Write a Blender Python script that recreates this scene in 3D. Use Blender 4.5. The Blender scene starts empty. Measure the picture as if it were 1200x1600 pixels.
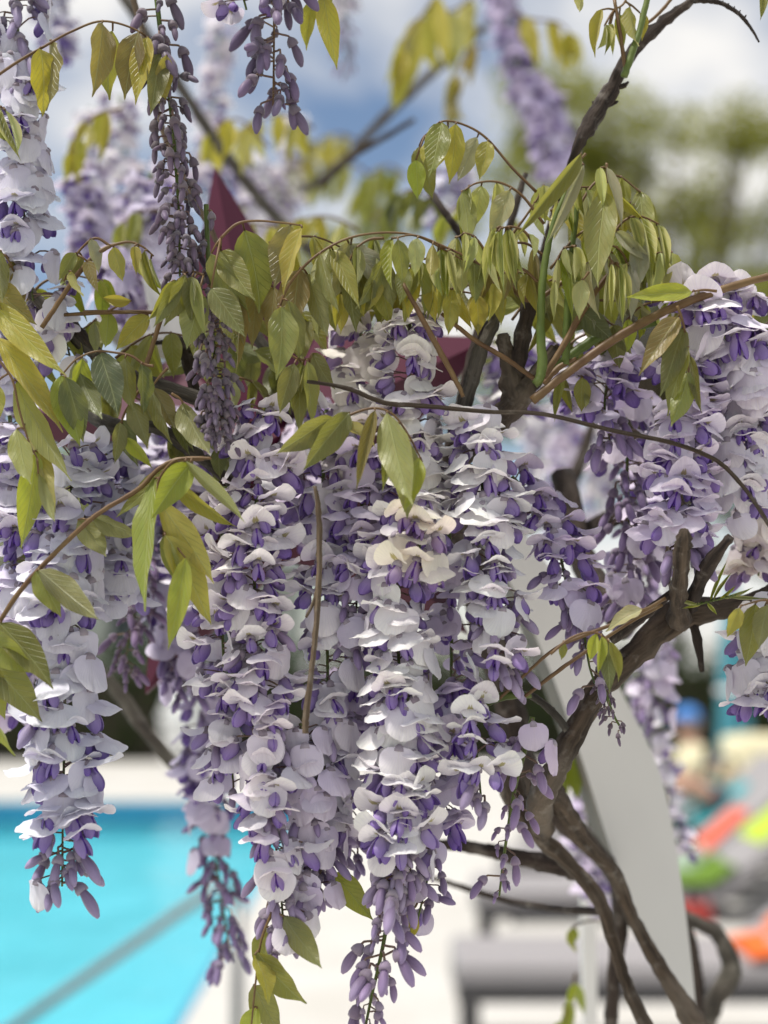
import bpy, bmesh, math, random
from mathutils import Vector, Matrix, noise as mnoise
PI = math.pi
R = math.radians
random.seed(7)
S = bpy.context.scene
COL = S.collection

# ------------------------------------------------------------------ camera
CAM_Z = 1.5
FPX = 2406.0                      # focal length in photo pixels (photo 1200 wide)
PITCH = math.atan(250.0 / FPX)
cd = bpy.data.cameras.new('camera')
cam = bpy.data.objects.new('camera', cd)
COL.objects.link(cam)
cam.location = (0, 0, CAM_Z)
cam.rotation_euler = (PI / 2 + PITCH, 0, 0)
cd.sensor_fit = 'HORIZONTAL'
cd.sensor_width = 36.0
cd.lens = 36.0 * FPX / 1200.0
cd.clip_start = 0.02
cd.clip_end = 1500
cd.dof.use_dof = True
cd.dof.focus_distance = 0.80
cd.dof.aperture_fstop = 5.8
cd.dof.aperture_blades = 0
S.camera = cam

# ------------------------------------------------------------------ world and sun
SUN_EL, SUN_AZ = R(66), R(-112)
w = bpy.data.worlds.new('World')
S.world = w
w.use_nodes = True
nt = w.node_tree
nt.nodes.clear()
def wn(t, **k):
    n = nt.nodes.new(t)
    for a, b in k.items():
        setattr(n, a, b)
    return n
wo = wn('ShaderNodeOutputWorld')
bg = wn('ShaderNodeBackground')
bg.inputs['Strength'].default_value = 0.062
sky = wn('ShaderNodeTexSky', sky_type='NISHITA', sun_disc=False, sun_elevation=SUN_EL, sun_rotation=SUN_AZ)
sky.air_density = 1.0
sky.dust_density = 0.8
tc = wn('ShaderNodeTexCoord')
mp = wn('ShaderNodeMapping')
mp.inputs['Location'].default_value = (4.0, 3.3, 0.2)
mp.inputs['Rotation'].default_value = (R(-4), 0, R(8))
mp.inputs['Scale'].default_value = (1.0, 1.0, 2.0)
nz = wn('ShaderNodeTexNoise')
nz.inputs['Scale'].default_value = 3.4
nz.inputs['Detail'].default_value = 9
nz.inputs['Roughness'].default_value = 0.56
nz.inputs['Distortion'].default_value = 0.3
rp = wn('ShaderNodeValToRGB')
rp.color_ramp.elements[0].position = 0.39
rp.color_ramp.elements[1].position = 0.57
mx = wn('ShaderNodeMixRGB')
mx.inputs['Color2'].default_value = (8.1, 7.95, 7.75, 1)
L = nt.links.new
L(tc.outputs['Generated'], mp.inputs['Vector'])
L(mp.outputs['Vector'], nz.inputs['Vector'])
L(nz.outputs['Fac'], rp.inputs['Fac'])
L(rp.outputs['Color'], mx.inputs['Fac'])
L(sky.outputs['Color'], mx.inputs['Color1'])
L(mx.outputs['Color'], bg.inputs['Color'])
L(bg.outputs['Background'], wo.inputs['Surface'])
sd = bpy.data.lights.new('sun', 'SUN')
sd.energy = 2.5
sd.angle = R(6)
sd.color = (1.0, 0.955, 0.88)
sun = bpy.data.objects.new('sun', sd)
COL.objects.link(sun)
sdir = Vector((math.sin(SUN_AZ) * math.cos(SUN_EL), math.cos(SUN_AZ) * math.cos(SUN_EL), math.sin(SUN_EL)))
sun.rotation_euler = (-sdir).to_track_quat('-Z', 'Y').to_euler()
sun.location = sdir * 20
S.view_settings.view_transform = 'Standard'
S.view_settings.look = 'None'
S.view_settings.exposure = 0.95
S.view_settings.gamma = 1.0
S.view_settings.use_curve_mapping = False
S.cycles.max_bounces = 8
S.cycles.transparent_max_bounces = 8
S.cycles.caustics_reflective = False
S.cycles.caustics_refractive = False

# ------------------------------------------------------------------ helpers
def W(px, py, d):
    """world point that lies d metres in front (along Y) on the ray of photo pixel (px, py)"""
    a = (px - 600) / FPX
    b = (800 - py) / FPX
    v = Vector((a, math.cos(PITCH) - b * math.sin(PITCH), math.sin(PITCH) + b * math.cos(PITCH)))
    v *= d / v.y
    return Vector((0, 0, CAM_Z)) + v

def tag(o, label=None, cat=None, group=None, kind=None):
    if label: o['label'] = label
    if cat: o['category'] = cat
    if group: o['group'] = group
    if kind: o['kind'] = kind
    return o

def empty(name, loc, label=None, cat=None, group=None, rz=0):
    o = bpy.data.objects.new(name, None)
    o.empty_display_size = 0.02
    COL.objects.link(o)
    o.location = loc
    o.rotation_euler = (0, 0, rz)
    return tag(o, label, cat, group)

def link(name, me, parent=None, mat=None, loc=None):
    o = bpy.data.objects.new(name, me)
    COL.objects.link(o)
    if parent: o.parent = parent
    if mat is not None: o.matrix_basis = mat
    if loc is not None: o.location = loc
    return o

class MB:
    """collects geometry (verts, faces, uvs, material index) for one mesh"""
    def __init__(s):
        s.v = []; s.f = []; s.m = []; s.uv = []
    def add(s, vs, fs, mi=0, uvs=None):
        b = len(s.v)
        s.v += [tuple(p) for p in vs]
        s.uv += uvs if uvs else [(0, 0)] * len(vs)
        for f in fs:
            s.f.append(tuple(i + b for i in f)); s.m.append(mi)
    def box(s, lo, hi, mi=0):
        x0, y0, z0 = lo; x1, y1, z1 = hi
        s.add([(x0,y0,z0),(x1,y0,z0),(x1,y1,z0),(x0,y1,z0),(x0,y0,z1),(x1,y0,z1),(x1,y1,z1),(x0,y1,z1)],
              [(0,3,2,1),(4,5,6,7),(0,1,5,4),(1,2,6,5),(2,3,7,6),(3,0,4,7)], mi)
    def tube(s, pts, rad, seg=8, mi=0, cap=True, wob=0.0, seed=0):
        pts = [Vector(p) for p in pts]
        n = len(pts)
        if not hasattr(rad, '__len__'): rad = [rad] * n
        t0 = (pts[1] - pts[0]).normalized()
        ref = Vector((0, 0, 1)) if abs(t0.z) < 0.9 else Vector((1, 0, 0))
        nrm = t0.cross(ref).normalized()
        vs = []; uvs = []; acc = 0
        for i, p in enumerate(pts):
            t = (pts[min(i + 1, n - 1)] - pts[max(i - 1, 0)]).normalized()
            nrm = (nrm - t * nrm.dot(t)).normalized()
            bi = t.cross(nrm)
            if i: acc += (p - pts[i - 1]).length
            for k in range(seg):
                a = 2 * PI * k / seg
                r = rad[i]
                if wob:
                    q = Vector((math.cos(a) * 1.3, math.sin(a) * 1.3, acc / max(rad[i], 1e-4) * 0.5 + seed * 7.3))
                    r *= 1 + wob * (mnoise.noise(q) + 0.6 * mnoise.noise(q * 2.7))
                vs.append(p + (nrm * math.cos(a) + bi * math.sin(a)) * r)
                uvs.append((k / seg, acc * 20))
        fs = []
        for i in range(n - 1):
            for k in range(seg):
                k2 = (k + 1) % seg
                fs.append((i*seg+k, i*seg+k2, (i+1)*seg+k2, (i+1)*seg+k))
        if cap:
            fs.append(tuple(range(seg - 1, -1, -1)))
            fs.append(tuple(range((n - 1) * seg, n * seg)))
        s.add(vs, fs, mi, uvs)
    def mesh(s, name, mats, smooth=True):
        me = bpy.data.meshes.new(name)
        me.from_pydata(s.v, [], s.f)
        for m in (mats if isinstance(mats, (list, tuple)) else [mats]):
            me.materials.append(m)
        me.polygons.foreach_set('material_index', s.m)
        me.polygons.foreach_set('use_smooth', [smooth] * len(s.f))
        ul = me.uv_layers.new(name='UVMap')
        idx = [0] * len(me.loops)
        me.loops.foreach_get('vertex_index', idx)
        flat = []
        for i in idx: flat += s.uv[i]
        ul.data.foreach_set('uv', flat)
        me.update()
        return me
    def build(s, name, mats, parent=None, loc=None, smooth=True):
        return link(name, s.mesh(name, mats, smooth), parent, None, loc)

def spline(pts, n=6):
    """Catmull-Rom through points (tuples of any length)"""
    P = [tuple(p) for p in pts]
    if len(P) < 3:
        a, b = P
        return [tuple(a[k] + (b[k] - a[k]) * i / n for k in range(len(a))) for i in range(n + 1)]
    Q = [tuple(2*P[0][k]-P[1][k] for k in range(len(P[0])))] + P + [tuple(2*P[-1][k]-P[-2][k] for k in range(len(P[0])))]
    out = []
    for i in range(1, len(Q) - 2):
        for j in range(n):
            t = j / n
            out.append(tuple(0.5*((2*Q[i][k]) + (-Q[i-1][k]+Q[i+1][k])*t + (2*Q[i-1][k]-5*Q[i][k]+4*Q[i+1][k]-Q[i+2][k])*t*t
                       + (-Q[i-1][k]+3*Q[i][k]-3*Q[i+1][k]+Q[i+2][k])*t**3) for k in range(len(P[0]))))
    out.append(P[-1])
    return out

# ------------------------------------------------------------------ materials
class N:
    def __init__(s, name):
        s.m = bpy.data.materials.new(name); s.m.use_nodes = True
        s.t = s.m.node_tree; s.t.nodes.clear()
        s.out = s.n('ShaderNodeOutputMaterial')
    def n(s, ty, **k):
        x = s.t.nodes.new(ty)
        for a, b in k.items(): setattr(x, a, b)
        return x
    def l(s, a, b): s.t.links.new(a, b)
    def val(s, sock, v):
        if hasattr(v, 'links') or isinstance(v, bpy.types.NodeSocket): s.l(v, sock)
        elif isinstance(v, (tuple, list)) and len(v) == 3 and sock.type == 'RGBA': sock.default_value = (*v, 1)
        else: sock.default_value = v
    def math(s, op, a, b=0.0, c=None):
        x = s.n('ShaderNodeMath', operation=op)
        s.val(x.inputs[0], a); s.val(x.inputs[1], b)
        if c is not None: s.val(x.inputs[2], c)
        return x.outputs[0]
    def mix(s, f, a, b, mode='MIX'):
        x = s.n('ShaderNodeMixRGB', blend_type=mode)
        s.val(x.inputs[0], f); s.val(x.inputs[1], a); s.val(x.inputs[2], b)
        return x.outputs[0]
    def ramp(s, f, *st):
        x = s.n('ShaderNodeValToRGB')
        e = x.color_ramp.elements
        while len(e) < len(st): e.new(0.5)
        for i, (p, c) in enumerate(st):
            e[i].position = p
            e[i].color = (c, c, c, 1) if not isinstance(c, tuple) else (*c, 1)
        s.val(x.inputs[0], f)
        return x.outputs[0]
    def noise(s, scale, detail=4, rough=0.55, vec=None, out='Fac'):
        x = s.n('ShaderNodeTexNoise')
        x.inputs['Scale'].default_value = scale
        x.inputs['Detail'].default_value = detail
        x.inputs['Roughness'].default_value = rough
        if vec is not None: s.l(vec, x.inputs['Vector'])
        return x.outputs[out]
    def coord(s, kind='Object', scale=None):
        c = s.n('ShaderNodeTexCoord').outputs[kind]
        if scale:
            m = s.n('ShaderNodeMapping'); m.inputs['Scale'].default_value = scale
            s.l(c, m.inputs['Vector']); return m.outputs['Vector']
        return c
    def sstep(s, x, a, b):
        m = s.n('ShaderNodeMapRange', interpolation_type='SMOOTHSTEP')
        s.val(m.inputs[0], x); m.inputs[1].default_value = a; m.inputs[2].default_value = b
        return m.outputs[0]
    def bump(s, h, strength=0.3, dist=0.001):
        b = s.n('ShaderNodeBump')
        b.inputs['Strength'].default_value = strength; b.inputs['Distance'].default_value = dist
        s.l(h, b.inputs['Height']); return b.outputs['Normal']
    def bsdf(s, col, rough=0.6, normal=None, spec=0.5, metal=0.0, **kw):
        b = s.n('ShaderNodeBsdfPrincipled')
        s.val(b.inputs['Base Color'], col); s.val(b.inputs['Roughness'], rough)
        s.val(b.inputs['Specular IOR Level'], spec); s.val(b.inputs['Metallic'], metal)
        for k, v in kw.items(): s.val(b.inputs[k], v)
        if normal is not None: s.l(normal, b.inputs['Normal'])
        return b.outputs[0]
    def transl(s, col, normal=None):
        b = s.n('ShaderNodeBsdfTranslucent'); s.val(b.inputs[0], col)
        if normal is not None: s.l(normal, b.inputs['Normal'])
        return b.outputs[0]
    def mixs(s, f, a, b):
        x = s.n('ShaderNodeMixShader'); s.val(x.inputs[0], f); s.l(a, x.inputs[1]); s.l(b, x.inputs[2])
        return x.outputs[0]
    def done(s, sh): s.l(sh, s.out.inputs['Surface']); return s.m

def mat_plain(name, col, rough=0.6, nscale=None, namt=0.15, metal=0.0, bumpd=None, spec=0.4):
    n = N(name)
    c = col; nm = None
    if nscale:
        f = n.noise(nscale, 5, 0.6, n.coord())
        k = n.ramp(f, (0.3, 1 - namt), (0.7, 1 + namt))
        c = n.mix(1.0, col, k, 'MULTIPLY')
        if bumpd: nm = n.bump(f, 0.5, bumpd)
    return n.done(n.bsdf(c, rough, nm, spec, metal))

def mat_banner():
    n = N('banner_petal')
    oi = n.n('ShaderNodeObjectInfo')
    uv = n.n('ShaderNodeSeparateXYZ'); n.l(n.coord('UV'), uv.inputs[0])
    x = n.math('ABSOLUTE', n.math('SUBTRACT', uv.outputs[0], 0.5)); y = uv.outputs[1]
    white = (0.86, 0.845, 0.82); lilac = (0.66, 0.61, 0.77)
    nz = n.noise(9, 3, 0.5, n.coord('UV'))
    f = n.math('ADD', n.math('MULTIPLY', oi.outputs['Random'], 0.5), n.math('MULTIPLY', nz, 0.25))
    f = n.math('MULTIPLY', f, n.sstep(y, 1.1, 0.0))
    c = n.mix(f, white, lilac)
    # fine radiating veins
    ang = n.math('DIVIDE', x, n.math('ADD', y, 0.12))
    vein = n.math('SINE', n.math('MULTIPLY', ang, 55.0))
    vein = n.math('MULTIPLY', n.sstep(vein, 0.45, 1.0), 0.13)
    c = n.mix(vein, c, (0.52, 0.46, 0.66))
    c = n.mix(n.math('MULTIPLY', n.sstep(x, 0.015, 0.0), 0.3), c, (0.78, 0.76, 0.66))
    # yellow-green spot on the face of the petal: two small tongues at the base
    geo = n.n('ShaderNodeNewGeometry')
    dx = n.math('ABSOLUTE', n.math('SUBTRACT', x, 0.035))
    spot = n.math('MULTIPLY', n.sstep(n.math('ADD', dx, n.math('MULTIPLY', n.math('ABSOLUTE', n.math('SUBTRACT', y, 0.26)), 0.22)), 0.075, 0.035), n.math('SUBTRACT', 1.0, n.math('MULTIPLY', geo.outputs['Backfacing'], 0.0)))
    front = n.math('SUBTRACT', 1.0, geo.outputs['Backfacing'])
    spot = n.math('MULTIPLY', spot, front)
    c = n.mix(n.math('MULTIPLY', spot, 0.85), c, (0.33, 0.29, 0.06))
    c = n.mix(1.0, c, oi.outputs['Color'], 'MULTIPLY')
    nm = n.bump(n.math('ADD', n.math('MULTIPLY', vein, 3.0), n.noise(30, 3, 0.5, n.coord('UV'))), 0.25, 0.0006)
    a = n.bsdf(c, 0.5, nm, 0.35, **{'Sheen Weight': 0.15})
    return n.done(n.mixs(0.24, a, n.transl(n.mix(1.0, c, (0.98, 0.93, 1.0), 'MULTIPLY'), nm)))

def mat_keel():
    n = N('keel_petal')
    oi = n.n('ShaderNodeObjectInfo')
    uv = n.n('ShaderNodeSeparateXYZ'); n.l(n.coord('UV'), uv.inputs[0])
    y = uv.outputs[1]
    c = n.mix(n.sstep(y, 0.0, 0.9), (0.47, 0.385, 0.60), (0.19, 0.115, 0.39))
    c = n.mix(n.math('MULTIPLY', oi.outputs['Random'], 0.55), c, (0.40, 0.31, 0.53))
    c = n.mix(n.sstep(uv.outputs[0], 0.14, 0.0), c, (0.12, 0.04, 0.34))
    st = n.noise(1.0, 4, 0.6, n.coord('UV', (26, 2.0, 1)))
    c = n.mix(n.math('MULTIPLY', n.sstep(st, 0.5, 0.75), 0.28), c, (0.52, 0.43, 0.68))
    c = n.mix(1.0, c, oi.outputs['Color'], 'MULTIPLY')
    nm = n.bump(st, 0.3, 0.0006)
    return n.done(n.mixs(0.2, n.bsdf(c, 0.5, nm, 0.3), n.transl(c, nm)))

def mat_bud():
    n = N('bud_petal')
    oi = n.n('ShaderNodeObjectInfo')
    uv = n.n('ShaderNodeSeparateXYZ'); n.l(n.coord('UV'), uv.inputs[0])
    c = n.mix(n.sstep(uv.outputs[1], 0.0, 1.0), (0.17, 0.12, 0.18), (0.40, 0.33, 0.49))
    c = n.mix(n.math('MULTIPLY', oi.outputs['Random'], 0.5), c, (0.29, 0.22, 0.35))
    st = n.noise(1.0, 4, 0.6, n.coord('UV', (14, 2.0, 1)))
    c = n.mix(n.math('MULTIPLY', n.sstep(st, 0.45, 0.75), 0.35), c, (0.50, 0.42, 0.58))
    c = n.mix(1.0, c, oi.outputs['Color'], 'MULTIPLY')
    return n.done(n.mixs(0.18, n.bsdf(c, 0.5, n.bump(st, 0.3, 0.0006), 0.3, **{'Sheen Weight': 0.25}), n.transl(c)))

def mat_calyx():
    n = N('calyx')
    oi = n.n('ShaderNodeObjectInfo')
    c = n.mix(1.0, n.mix(oi.outputs['Random'], (0.22, 0.18, 0.22), (0.33, 0.29, 0.34)), oi.outputs['Color'], 'MULTIPLY')
    return n.done(n.bsdf(c, 0.65, None, 0.25, **{'Sheen Weight': 0.3}))

def mat_pedicel():
    n = N('pedicel')
    oi = n.n('ShaderNodeObjectInfo')
    c = n.mix(oi.outputs['Random'], (0.13, 0.075, 0.075), (0.22, 0.15, 0.10))
    return n.done(n.bsdf(c, 0.55, None, 0.3))

def mat_stem(name, a, b):
    n = N(name)
    f = n.noise(60, 4, 0.6, n.coord())
    c = n.mix(n.ramp(f, (0.35, 0.0), (0.65, 1.0)), a, b)
    return n.done(n.bsdf(c, 0.5, n.bump(f, 0.3, 0.0008), 0.35))

def mat_leaf(name='leaflet', young=False):
    n = N(name)
    oi = n.n('ShaderNodeObjectInfo')
    uv = n.n('ShaderNodeSeparateXYZ'); n.l(n.coord('UV'), uv.inputs[0])
    x = n.math('ABSOLUTE', n.math('SUBTRACT', uv.outputs[0], 0.5)); y = uv.outputs[1]
    jit = n.math('MULTIPLY', n.noise(5, 2, 0.5, n.coord('UV')), 0.10)
    s = n.math('ADD', n.math('SUBTRACT', n.math('MULTIPLY', y, 9.0), n.math('MULTIPLY', x, 6.0)), jit)
    fr = n.math('ABSOLUTE', n.math('SUBTRACT', n.math('FRACT', s), 0.5))
    lat = n.sstep(fr, 0.10, 0.015)
    lat = n.math('MULTIPLY', lat, n.sstep(x, 0.5, 0.30))
    mid = n.sstep(x, 0.032, 0.010)
    s2 = n.math('ADD', n.math('MULTIPLY', y, 31.0), n.math('MULTIPLY', x, 19.0))
    fine = n.math('MULTIPLY', n.sstep(n.math('ABSOLUTE', n.math('SUBTRACT', n.math('FRACT', s2), 0.5)), 0.10, 0.0), 0.25)
    vein = n.math('MAXIMUM', n.math('MAXIMUM', mid, n.math('MULTIPLY', lat, 0.75)), fine)
    f = n.noise(4.0, 4, 0.6, n.coord('UV'))
    base = oi.outputs['Color']
    if young:
        st = n.math('SINE', n.math('MULTIPLY', x, 42.0))
        base = n.mix(n.math('MULTIPLY', n.sstep(st, -0.2, 0.9), 0.55), base, n.mix(1.0, base, (0.45, 0.55, 0.40), 'MULTIPLY'))
        base = n.mix(n.math('MULTIPLY', n.sstep(x, 0.22, 0.34), 0.8), base, (0.50, 0.52, 0.27))
    c = n.mix(n.math('MULTIPLY', n.ramp(f, (0.35, 0.0), (0.7, 1.0)), 0.5), base, n.mix(1.0, base, (1.25, 0.85, 0.8), 'MULTIPLY'))
    c = n.mix(n.math('MULTIPLY', n.sstep(x, 0.36, 0.5), 0.35), c, n.mix(1.0, base, (1.5, 1.1, 0.6), 'MULTIPLY'))
    sp = n.sstep(n.noise(46, 2, 0.6, n.coord('UV')), 0.70, 0.76)
    c = n.mix(n.math('MULTIPLY', sp, 0.5), c, (0.10, 0.07, 0.03))
    c = n.mix(n.math('MULTIPLY', vein, 0.72), c, n.mix(0.55, n.mix(1.0, base, (1.9, 1.9, 1.6), 'MULTIPLY'), (0.46, 0.47, 0.22)))
    geo = n.n('ShaderNodeNewGeometry')
    back = n.mix(0.35, c, (0.30, 0.30, 0.14))
    c2 = n.mix(geo.outputs['Backfacing'], c, back)
    h = n.math('ADD', n.math('MULTIPLY', vein, -1.2), n.math('MULTIPLY', f, 0.8))
    nm = n.bump(h, 0.55, 0.0012)
    a = n.bsdf(c2, 0.38, nm, 0.6, **{'Sheen Weight': 0.22, 'Sheen Roughness': 0.4})
    tcol = n.mix(1.0, n.mix(0.25, base, (0.42, 0.36, 0.03)), n.mix(vein, (1.85, 1.8, 1.0), (1.0, 1.0, 0.7)), 'MULTIPLY')
    return n.done(n.mixs(0.38, a, n.transl(tcol, nm)))

def mat_bark(name, a, b, c3, sc=1.0):
    n = N(name)
    uvs = n.coord('UV', (7 * sc, 1.1 * sc, 1))
    f1 = n.noise(1.0, 7, 0.65, uvs)
    f2 = n.noise(90 * sc, 5, 0.65, n.coord())
    f3 = n.noise(14 * sc, 4, 0.6, n.coord())
    c = n.mix(n.ramp(f1, (0.38, 0.0), (0.62, 1.0)), a, b)
    c = n.mix(n.math('MULTIPLY', n.ramp(f3, (0.5, 0.0), (0.68, 1.0)), 0.55), c, c3)
    c = n.mix(n.math('MULTIPLY', n.ramp(f2, (0.55, 0.0), (0.7, 1.0)), 0.35), c, (0.34, 0.31, 0.27))
    h = n.math('ADD', f1, n.math('MULTIPLY', f2, 0.6))
    return n.done(n.bsdf(c, 0.8, n.bump(h, 0.9, 0.003), 0.2))

M = {}
M['banner'] = mat_banner(); M['keel'] = mat_keel(); M['bud'] = mat_bud()
M['calyx'] = mat_calyx(); M['pedicel'] = mat_pedicel()
M['gstem'] = mat_stem('green_stem', (0.065, 0.10, 0.016), (0.12, 0.155, 0.035))
M['rachis'] = mat_stem('reddish_stem', (0.10, 0.050, 0.022), (0.16, 0.10, 0.038))
M['leaf'] = mat_leaf()
M['young_leaf'] = mat_leaf('young_leaflet', True)
M['bark'] = mat_bark('brown_bark', (0.032, 0.024, 0.018), (0.115, 0.085, 0.060), (0.17, 0.145, 0.115))
M['dark_bark'] = mat_bark('dark_bark', (0.022, 0.017, 0.015), (0.075, 0.056, 0.045), (0.12, 0.10, 0.08))
M['grey_bark'] = mat_bark('grey_bark', (0.038, 0.034, 0.028), (0.115, 0.10, 0.082), (0.21, 0.20, 0.16))
M['tan_bark'] = mat_bark('tan_bark', (0.12, 0.085, 0.055), (0.25, 0.19, 0.13), (0.12, 0.08, 0.05))

# ------------------------------------------------------------------ setting: deck, pool, far side
def mat_deck():
    n = N('pale_stone_deck')
    v = n.coord()
    f = n.noise(1.2, 6, 0.62, v); g = n.noise(1.0, 6, 0.6, n.coord('Object', (3.0, 22.0, 3.0)))
    c = n.mix(n.ramp(f, (0.35, 0.0), (0.65, 1.0)), (0.50, 0.48, 0.44), (0.58, 0.565, 0.535))
    c = n.mix(n.math('MULTIPLY', n.ramp(g, (0.52, 0.0), (0.68, 1.0)), 0.35), c, (0.40, 0.375, 0.33))
    return n.done(n.bsdf(c, 0.6, n.bump(g, 0.3, 0.004), 0.35))
def mat_water():
    n = N('pool_water')
    v = n.coord('Object', (1.0, 0.4, 1.0))
    h = n.math('ADD', n.noise(1.6, 4, 0.5, v), n.math('MULTIPLY', n.noise(7, 3, 0.5, v), 0.25))
    nm = n.bump(h, 0.9, 0.08)
    gl = n.n('ShaderNodeBsdfGlossy'); gl.inputs['Roughness'].default_value = 0.03; n.l(nm, gl.inputs['Normal'])
    tr = n.n('ShaderNodeBsdfTransparent'); tr.inputs[0].default_value = (0.70, 0.96, 0.99, 1)
    fr = n.n('ShaderNodeFresnel'); fr.inputs[0].default_value = 1.33; n.l(nm, fr.inputs['Normal'])
    return n.done(n.mixs(n.math('MULTIPLY', fr.outputs[0], 0.55), tr.outputs[0], gl.outputs[0]))
def mat_grass():
    n = N('grass_ground')
    f = n.noise(0.8, 6, 0.6, n.coord())
    return n.done(n.bsdf(n.mix(f, (0.04, 0.06, 0.02), (0.08, 0.09, 0.035)), 0.9))
M['deck'] = mat_deck()
PX0, PX1, PY0, PY1 = -13.0, -0.86, 3.6, 18.4
m = MB()
for lo, hi in (((-45, -8), (45, PY0)), ((-45, PY1), (45, 27)), ((-45, PY0), (PX0, PY1)), ((PX1, PY0), (45, PY1))):
    m.box((lo[0], lo[1], -0.3), (hi[0], hi[1], 0.0))
tag(m.build('deck', M['deck'], smooth=False), kind='structure')
m = MB()
for lo, hi in (((-400, -300), (400, -8)), ((-400, 27), (400, 900)), ((-400, -8), (-45, 27)), ((45, -8), (400, 27))):
    m.box((lo[0], lo[1], -1.0), (hi[0], hi[1], -0.02))
tag(m.build('ground', mat_grass(), smooth=False), kind='structure')
# pool basin: floor and four walls inside the deck opening
M['poolwall'] = mat_plain('pool_plaster', (0.22, 0.59, 0.67), 0.5, 0.6, 0.08)
M['pooltile'] = mat_plain('pool_tile_band', (0.05, 0.27, 0.42), 0.3, 8, 0.15)
m = MB()
e = 0.004
m.box((PX0 + e, PY0 + e, -0.55), (PX1 - e, PY1 - e, -0.45))
m.box((PX0 + e, PY1 - 0.12, -0.45), (PX1 - e, PY1 - e, -0.30)); m.box((PX0 + e, PY0 + e, -0.45), (PX1 - e, PY0 + 0.12, -0.30))
m.box((PX0 + e, PY0 + 0.12, -0.45), (PX0 + 0.12, PY1 - 0.12, -0.30)); m.box((PX1 - 0.12, PY0 + 0.12, -0.45), (PX1 - e, PY1 - 0.12, -0.30))
tag(m.build('pool_basin', M['poolwall'], smooth=False), kind='structure')
m = MB()
m.box((PX0 + e, PY1 - 0.06, -0.30), (PX1 - e, PY1 - e, -0.03)); m.box((PX0 + e, PY0 + e, -0.30), (PX1 - e, PY0 + 0.06, -0.03))
m.box((PX0 + e, PY0 + 0.06, -0.30), (PX0 + 0.06, PY1 - 0.06, -0.03)); m.box((PX1 - 0.06, PY0 + 0.06, -0.30), (PX1 - e, PY1 - 0.06, -0.03))
tag(m.build('pool_tile_band', M['pooltile'], smooth=False), kind='structure')
m = MB()
m.add([(PX0 + .07, PY0 + .07, -0.11), (PX1 - .07, PY0 + .07, -0.11), (PX1 - .07, PY1 - .07, -0.11), (PX0 + .07, PY1 - .07, -0.11)], [(0, 1, 2, 3)])
tag(m.build('pool_water', mat_water()), kind='structure')

# pool handrail: bent steel tube rising from the deck and running down into the water
M['steel'] = mat_plain('brushed_steel', (0.24, 0.24, 0.235), 0.45, 40, 0.06, metal=1.0)
hr = empty('pool_handrail', (-0.44, 4.75, 0), 'bent steel handrail rising from the deck edge and sloping down into the pool', 'handrail')
pts = spline([(0, 0, 0.80), (-0.03, 0, 0.845), (-0.10, 0, 0.83), (-0.35, 0, 0.66), (-0.70, 0, 0.42), (-1.2, 0, 0.06), (-1.6, 0, -0.24)], 5)
m = MB(); m.tube(pts, 0.017, 12); m.build('sloping_rail', M['steel'], hr)
m = MB(); m.tube([(0, 0, 0.0), (0, 0, 0.4), (0, 0, 0.80)], 0.019, 12); m.build('post', M['steel'], hr)
m = MB(); m.tube([(0, 0, 0.0), (0, 0, 0.012), (0, 0, 0.02)], [0.05, 0.05, 0.03], 16); m.build('floor_flange', M['steel'], hr)

# leafy things in the distance
def leaf_cloud(name, parent, mat, blobs, n, size, seed):
    rnd = random.Random(seed)
    m = MB()
    tot = sum(b[3] for b in blobs)
    for (c, r, dens, wgt) in blobs:
        k = int(n * wgt / tot)
        for _ in range(k):
            v = Vector((rnd.gauss(0, 1), rnd.gauss(0, 1), rnd.gauss(0, 1))).normalized()
            rr = rnd.random() ** (1 / dens)
            p = Vector((c[0] + v.x * r[0] * rr, c[1] + v.y * r[1] * rr, c[2] + v.z * r[2] * rr))
            a = Vector((rnd.uniform(-1, 1), rnd.uniform(-1, 1), rnd.uniform(-1, .4))).normalized()
            b = a.cross(Vector((rnd.uniform(-1, 1), rnd.uniform(-1, 1), rnd.uniform(-1, 1)))).normalized()
            s = size * rnd.uniform(0.6, 1.4)
            m.add([p, p + a * s + b * s * .35, p + a * s * 2, p + a * s - b * s * .35], [(0, 1, 2, 3)], 0, [(rnd.random(), rnd.random())] * 4)
    return m.build(name, mat, parent, smooth=False)
def mat_foliage(name, a, b):
    n = N(name)
    uv = n.n('ShaderNodeSeparateXYZ'); n.l(n.coord('UV'), uv.inputs[0])
    c = n.mix(uv.outputs[0], a, b)
    return n.done(n.mixs(0.5, n.bsdf(c, 0.55, None, 0.3), n.transl(n.mix(1.0, c, (1.4, 1.3, .7), 'MULTIPLY'))))
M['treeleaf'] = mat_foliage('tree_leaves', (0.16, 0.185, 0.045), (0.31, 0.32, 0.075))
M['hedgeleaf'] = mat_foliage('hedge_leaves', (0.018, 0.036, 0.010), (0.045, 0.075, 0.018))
def tree(label, x, y, h, crown_blobs, n, seed):
    t = empty('tree', (x, y, -0.02), label, 'tree', 'trees beyond the pool deck')
    rnd = random.Random(seed)
    m = MB()
    m.tube(spline([(0, 0, 0), (0.1, 0, h * .25), (-.1, .1, h * .5), (0.05, 0, h * .8)], 4), [0.18 - 0.010 * i for i in range(13)], 10, wob=.1)
    for c, r, dens, wg in crown_blobs:
        m.tube(spline([(0, 0, h * .35), (c[0] * .5, c[1] * .5, (h * .35 + c[2]) / 2), c], 3), [0.11 - 0.014 * i for i in range(7)], 6)
    m.build('trunk', M['bark'], t)
    leaf_cloud('crown', t, M['treeleaf'], crown_blobs, n, 0.10, seed)
    return t
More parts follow.
